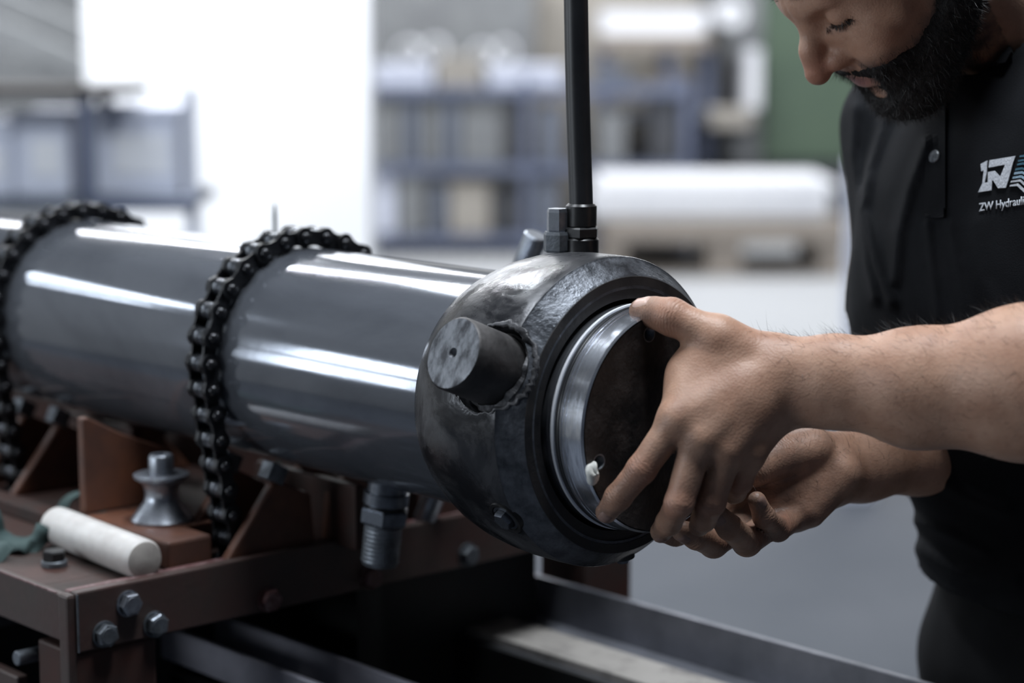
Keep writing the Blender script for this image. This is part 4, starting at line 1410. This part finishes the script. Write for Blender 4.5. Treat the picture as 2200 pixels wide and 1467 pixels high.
def strands(name, roots, dirs, nrm, length, width, bend, material, parent, label=None):
    n = len(roots); segs = 3
    r_ = rng
    ln = length * r_.uniform(.5, 1.2, n)
    d0 = dirs / np.linalg.norm(dirs, axis=1)[:, None]
    pts = []
    for s_ in range(segs + 1):
        t = s_ / segs
        pts.append(roots + d0 * (ln * t)[:, None] + bend * (ln * t * t)[:, None] + nrm * 0)
    view = np.cross(d0, r_.normal(size=(n, 3))); view /= np.linalg.norm(view, axis=1)[:, None] + 1e-9
    V = []
    for s_ in range(segs):
        w = width * (1 - .75 * s_ / segs)
        V += [pts[s_] - view * w, pts[s_] + view * w]
    V.append(pts[segs])
    V = np.stack(V, 1).reshape(-1, 3)
    k = 2 * segs + 1
    b_ = (np.arange(n) * k)[:, None]
    T = []
    for s_ in range(segs - 1):
        T += [[2 * s_, 2 * s_ + 1, 2 * s_ + 3], [2 * s_, 2 * s_ + 3, 2 * s_ + 2]]
    T += [[2 * segs - 2, 2 * segs - 1, 2 * segs]]
    F = (b_[:, :, None] + np.array(T)[None]).reshape(-1, 3)
    return obj_in(name, np_mesh(name, V, F, material), parent, label, 'stuff') if parent is person else None


def sample_surface(V, F, n, keep=None):
    a = V[F[:, 0]]; b = V[F[:, 1]]; c = V[F[:, 2]]
    cen = V[F].mean(1)
    nn = np.cross(b - a, c - a); ar = np.linalg.norm(nn, axis=1); nn = nn / (ar[:, None] + 1e-12)
    w = ar.copy()
    if keep is not None: w = w * keep(cen, nn)
    w /= w.sum()
    i = rng.choice(len(F), n, p=w)
    u = rng.random((n, 2))
    return cen[i] + (b[i] - a[i]) * (u[:, :1] - .5) + (c[i] - b[i]) * (u[:, 1:] - .5), nn[i]


rt, nm = sample_surface(V_, F_, 12000, lambda cen, nn: (((cen - H0) @ HR)[:, 1] > -.008) + 1e-12)
edge_ = lambda cen, nn: (lambda z: np.where((beard_region(z) > -.012) & (z[:, 1] > -.006) & (z[:, 1] < .096) & (z[:, 2] < .03), np.clip(1 + beard_region(z) / .012, 0, 1) ** 1.5, 0) + 1e-12)((cen - H0) @ HR) * (np.linalg.norm(cen - H0, axis=1) < .15)
rt2, nm2 = sample_surface(BV, BF, 5000, edge_)
rt = np.concatenate([rt, rt2]); nm = np.concatenate([nm, nm2])
dr = nm * .6 - HU * .7 + HF * .1 + rng.normal(size=rt.shape) * .45
strands('beard_hair', rt, dr, nm, .0080, .00017, -ZX * .15 + rng.normal(size=rt.shape) * .12, 'hair', person)


def hair_fn(p, c, rad):
    if np.linalg.norm(c[0] - H0) > .2 + rad: return None
    q = (p - H0) @ HR
    line = np.interp(q[:, 1], [-.12, -.06, -.01, .0, .012, .05, .085, .11], [-.05, -.04, .0, .02, .03, .065, .088, .10])
    return np.maximum(head_sdf(p) - .006 - .0015 * vnoise(p, 500, 4), line - q[:, 2])


V2, F2 = sdf_mesh(hair_fn, H0 - .17, H0 + .17, .004)
obj_in('hair', np_mesh('hair', V2, F2, 'hair'), person, 'short dark hair')
# eyebrows and lashes
qv = (BV - H0) @ HR
eb = lambda cen, nn: (lambda z: ((np.abs(np.abs(z[:, 0]) - .030) < .021) & (np.abs(z[:, 2] - .058 - .05 * np.abs(np.abs(z[:, 0]) - .03)) < .0055) & (z[:, 1] > .06)).astype(float) + 1e-12)((cen - H0) @ HR)
rt, nm = sample_surface(BV, BF, 1400, eb)
sg = np.sign(((rt - H0) @ HR)[:, 0])[:, None]
strands('eyebrow_hair', rt, nm * .35 + HL * sg * .9 + HU * .1 + rng.normal(size=rt.shape) * .15, nm, .009, .00013, rng.normal(size=rt.shape) * .08, 'hair', person)
lash = lambda cen, nn: (lambda z: ((np.abs(np.abs(z[:, 0]) - .033) < .0165) & (np.abs(z[:, 2] - .0130) < .0018) & (z[:, 1] > .075)).astype(float) + 1e-12)((cen - H0) @ HR)
rt, nm = sample_surface(BV, BF, 700, lash)
strands('eyelash', rt, nm * .7 - HU * .6 + rng.normal(size=rt.shape) * .12, nm, .007, .00014, HU * .2 + rng.normal(size=rt.shape) * .05, 'hair', person)
# hair on the forearms and the backs of the hands
fdir = (Lw - L_el) / np.linalg.norm(Lw - L_el)


def armkeep(cen, nn):
    x = pix(cen)
    k = sstep(1600, 1720, x[:, 0]) * (x[:, 1] > 600) * (x[:, 1] < 1080) * (x[:, 0] < 2260)
    top_ = np.clip(nn @ UP * .6 + .65, .15, 1.3)
    return k * top_ * (np.linalg.norm(cen - CO, axis=1) < 2.2) + 1e-12


rt, nm = sample_surface(BV, BF, 4200, armkeep)
dr = nm * .45 + fdir * .55 + UP * .25 + rng.normal(size=rt.shape) * .4
strands('arm_hair', rt, dr, nm, .011, .00011, fdir * .25 + rng.normal(size=rt.shape) * .2, 'hair', person)

# ------------------------------------------------------------------ polo shirt
S_hem = U(2395, 700, 1.63)
R_hem = U(1935, 668, 2.08)
shirt_t = [
    Cone(L_sh + np.array([0, 0, .0]), NB - np.array([0, 0, .02]), .072, .070, .05),
    Cone(R_sh, NB - np.array([0, 0, .02]), .068, .070, .05),
    Cone(NB, NB + (hw(0, -.028, -.045) - NB) * .40, .076, .068, .03),
    Ell(CH + np.array([0, 0, -.02]), (.172, .118, .22), TR, .06),
    Ell(CH * .55 + PEL * .45 + RT * .030, (.150, .112, .26), TR, .08),
    Ell(CH * .15 + PEL * .85 + np.array([0, 0, .03]), (.150, .116, .20), TR, .08),
]
sl_l = [Cone(L_sh, L_el + (L_sh - L_el) * .35, .072, .070, .05)]
sl_r = [Cone(R_sh, R_hem, .062, .047, .05), Cone(R_hem, R_hem + (R_hem - R_sh) * .2, .047, .047, .02)]
# fold lines as seen from the front: (pixel polyline, half width px, height m)
FOLDS = [([(1838, 230), (1832, 330), (1846, 440), (1862, 560), (1880, 640)], 12, .006), ([(1905, 240), (1868, 360), (1852, 450), (1880, 560), (1915, 650)], 13, .007),
         ([(1990, 310), (1955, 400), (1930, 500), (1920, 600)], 15, .006), ([(2040, 480), (2060, 600), (2075, 690)], 12, .004), ([(1990, 480), (2005, 600), (2015, 690)], 10, .004),
         ([(1985, 1000), (2060, 1060), (2160, 1100)], 18, .005), ([(1975, 1180), (2050, 1230), (2180, 1250)], 18, .006), ([(1970, 1120), (2040, 1150), (2120, 1190)], 14, .004),
         ([(2100, 480), (2110, 600), (2150, 690)], 18, .004)]


def fold(p):
    x = pix(p)
    o = np.zeros(len(p))
    for pl, w, hgt in FOLDS:
        for i in range(len(pl) - 1):
            a = np.array(pl[i], float); b = np.array(pl[i + 1], float)
            ab = b - a; t = np.clip(((x - a) @ ab) / (ab @ ab), 0, 1)
            dd = np.linalg.norm(x - a - t[:, None] * ab, axis=1)
            o = np.maximum(o, hgt * np.exp(-(dd / w) ** 2))
    return o


def shirt_fn(p, c, rad):
    t_ = group(shirt_t, p, c, rad + .03)
    out = []
    for sl, hem, ax in ((sl_l, L_el + (L_sh - L_el) * .42, (L_sh - L_el)), (sl_r, R_hem, (R_sh - R_hem))):
        s_ = group(sl, p, c, rad + .03)
        if s_ is None: continue
        ax = ax / np.linalg.norm(ax)
        out.append(np.maximum(s_, -((p - hem) @ ax)))
    d = comb([t_] + out, .03)
    if d is None: return None
    d = d - fold(p) - .0022 * vnoise(p, 38, 11) - .0010 * vnoise(p, 90, 12)
    # neck opening and hem
    neck = Cone(hw(0, -.028, -.045), NB - np.array([0, 0, .03]), .0565, .060)(p)
    d = np.maximum(d, -neck)
    zh = U(2000, 1292, 2.0)[2]
    d = np.maximum(d, zh + .006 * vnoise(p, 20, 2) - p[:, 2])
    return d


slo = np.array([min(R_sh[0], R_hem[0]) - .16, 1.5, .66]); shi = np.array([L_sh[0] + .16, 2.35, 1.55])
SV, SF = sdf_mesh(shirt_fn, slo, shi, .0045)
shirt = obj_in('polo_shirt', np_mesh('polo_shirt', SV, SF, 'shirt'), person, 'black short-sleeved polo shirt')
bvh_s = BVHTree.FromPolygons([tuple(v) for v in SV], [tuple(f_) for f_ in SF])


def on_shirt(x, y, off):
    v = U(x, y, 1.) - CO; v /= np.linalg.norm(v)
    h_ = bvh_s.ray_cast(Vector(CO + v * 1.5), Vector(v), 2.)
    if h_[0] is None: return None
    n_ = np.array(h_[1])
    if n_ @ v > 0: n_ = -n_
    return np.array(h_[0]) + n_ * off, n_


def patch(name, polys, off, material, parent=None, thick=.0012, sub=2):
    """flat 2D pieces (pixel polygons) sewn onto the shirt surface"""
    bm = bmesh.new()
    for pl in polys:
        vs = [bm.verts.new((x, -y, 0)) for x, y in pl]
        bm.faces.new(vs)
    bmesh.ops.triangulate(bm, faces=bm.faces)
    bmesh.ops.subdivide_edges(bm, edges=bm.edges, cuts=sub, use_grid_fill=True)
    for v in list(bm.verts):
        r = on_shirt(v.co.x, -v.co.y, off)
        if r is None: bm.verts.remove(v)
        else: v.co = Vector(r[0])
    m_ = bpy.data.meshes.new(name); bm.to_mesh(m_); bm.free()
    m_.materials.append(M[material])
    o = bpy.data.objects.new(name, m_); COL.objects.link(o); o.parent = parent or shirt
    if thick:
        s_ = o.modifiers.new('t', 'SOLIDIFY'); s_.thickness = thick; s_.offset = 0
    return o


# placket strip with button
patch('placket', [[(1990 + 0, y), (2034 + dx, y), (2034 + dx2, y + 30), (1990 + 0, y + 30)] for y, dx, dx2 in [(180 + 30 * i, 0, 0) for i in range(9)]], .0012, 'shirt', thick=.0022)
patch('placket_end', [[(1992, 448), (2033, 448), (2033, 470), (1992, 470)]], .0030, 'shirt', thick=.0015)
bp_, bn_ = on_shirt(2012, 338, .0020)
bt = MB().lathe([(0, .0058), (.0012, .0062), (.0020, .0056), (.0016, .0042), (.0016, 0)], bp_, bn_, 24)
o = bpy.data.objects.new('button', bt.mesh('button', 'button')); COL.objects.link(o); o.parent = shirt
# embroidered emblem
zz = lambda x, y: (2050 + x * .13636, 300 + y * .13636)
lt = [[(435, 395), (540, 340), (530, 440), (445, 510)], [(445, 510), (530, 440), (530, 520), (495, 690), (460, 700), (485, 490)],
      [(460, 700), (495, 690), (545, 680), (610, 660), (600, 805), (395, 838)],
      [(575, 335), (985, 265), (945, 360), (820, 400), (560, 450)], [(820, 400), (945, 360), (870, 640), (740, 590)],
      [(740, 590), (870, 640), (828, 765), (705, 772)], [(550, 520), (655, 500), (740, 590), (705, 772), (630, 650), (610, 660), (545, 680)]]
emb = patch('emblem_letters', [[zz(*p) for p in pl] for pl in lt], .0016, 'thread_white')
st_ = [([(1050, 260), (1100, 250), (1250, 250), (1250, 275), (1100, 280), (1045, 285)], 'thread_teal'),
       ([(1025, 330), (1100, 315), (1250, 315), (1250, 350), (1100, 345), (1020, 355)], 'thread_teal'),
       ([(1010, 385), (1100, 365), (1250, 380), (1250, 415), (1100, 400), (1005, 415)], 'thread_teal'),
       ([(985, 460), (1090, 440), (1250, 500), (1250, 540), (1090, 475), (975, 495)], 'thread_teal'),
       ([(965, 520), (1085, 500), (1250, 580), (1250, 620), (1085, 540), (955, 555)], 'thread_sky'),
       ([(940, 590), (1080, 565), (1250, 680), (1250, 730), (1070, 605), (930, 622)], 'thread_sky'),
       ([(915, 655), (1060, 630), (1250, 800), (1250, 850), (1050, 665), (900, 682)], 'thread_white'),
       ([(900, 720), (1020, 695), (1250, 900), (1250, 960), (1005, 735), (885, 745)], 'thread_white')]
for pl, m_ in st_:
    patch('emblem_stripe', [[zz(*p) for p in pl]], .0016, m_)
# embroidered words
cu = bpy.data.curves.new('words', 'FONT'); cu.body = 'ZW Hydraulik'; cu.size = 1.0; cu.resolution_u = 4; cu.offset = .012
to = bpy.data.objects.new('words', cu); COL.objects.link(to)
dg = bpy.context.evaluated_depsgraph_get()
tm = bpy.data.meshes.new_from_object(to.evaluated_get(dg))
bpy.data.objects.remove(to)
wmax = max(v.co.x for v in tm.vertices)
for v in tm.vertices:
    t = v.co.x / wmax
    # first 'ZW Hydrauli' spans x 2105..2200
    X = 2105 + t * 106
    Y = 455 - t * 17 - v.co.y * (25 + 1 * t)
    r = on_shirt(X, Y, .0014)
    if r is not None: v.co = Vector(r[0])
tm.materials.clear(); tm.materials.append(M['thread_white'])
o = bpy.data.objects.new('emblem_words', tm); COL.objects.link(o); o.parent = shirt
s_ = o.modifiers.new('t', 'SOLIDIFY'); s_.thickness = .0008; s_.offset = 0

# collar: the near leaf folded down beside the neck, and its mate on the far side
patch('collar', [[(2150, -40), (2122, 25), (2092, 80), (2076, 118), (2098, 136), (2132, 142), (2165, 140), (2196, 84), (2226, 20), (2250, -40)]], .006, 'shirt', thick=.004, sub=4)

# ------------------------------------------------------------------ trousers and shoes
hipL = PEL + TR[:, 0] * .09; hipR = PEL - TR[:, 0] * .09
ft = lambda h, dx: np.array([h[0] + .05 + dx, h[1] + .0, .09])
trs = [Ell(PEL + np.array([0, 0, .02]), (.175, .125, .16), TR, .06),
       Cone(hipL, np.array([hipL[0], hipL[1], .46]), .095, .07, .05), Cone(np.array([hipL[0], hipL[1], .46]), ft(hipL, 0), .07, .055, .05),
       Cone(hipR, np.array([hipR[0], hipR[1], .46]), .095, .07, .05), Cone(np.array([hipR[0], hipR[1], .46]), ft(hipR, 0), .07, .055, .05),
       Ell(PEL + np.array([0, 0, .12]), (.150, .112, .10), TR, .05)]


def tr_fn(p, c, rad):
    d = group(trs, p, c, rad + .02)
    if d is None: return None
    d = d - .003 * vnoise(p, 30, 21) - .0015 * vnoise(p, 75, 22)
    return np.maximum(d, .06 - p[:, 2])


V3, F3 = sdf_mesh(tr_fn, (PEL[0] - .35, PEL[1] - .35, .03), (PEL[0] + .4, PEL[1] + .35, PEL[2] + .25), .008)
obj_in('trousers', np_mesh('trousers', V3, F3, 'trouser'), person, 'black work trousers')
for h in (hipL, hipR):
    b0 = ft(h, 0)

    def sh_fn(p, c, rad, b0=b0):
        d = group([Cone(b0 + np.array([0, 0, -.035]), b0 + FDIR * .15 + np.array([0, 0, -.05]), .045, .04, .03), Cone(b0, b0 + np.array([0, 0, -.03]), .05, .05, .03)], p, c, rad)
        return None if d is None else np.maximum(d, .003 - p[:, 2])
    Vs, Fs = sdf_mesh(sh_fn, b0 - .25, b0 + .25, .008)
    obj_in('shoe', np_mesh('shoe', Vs, Fs, 'black_steel'), person)
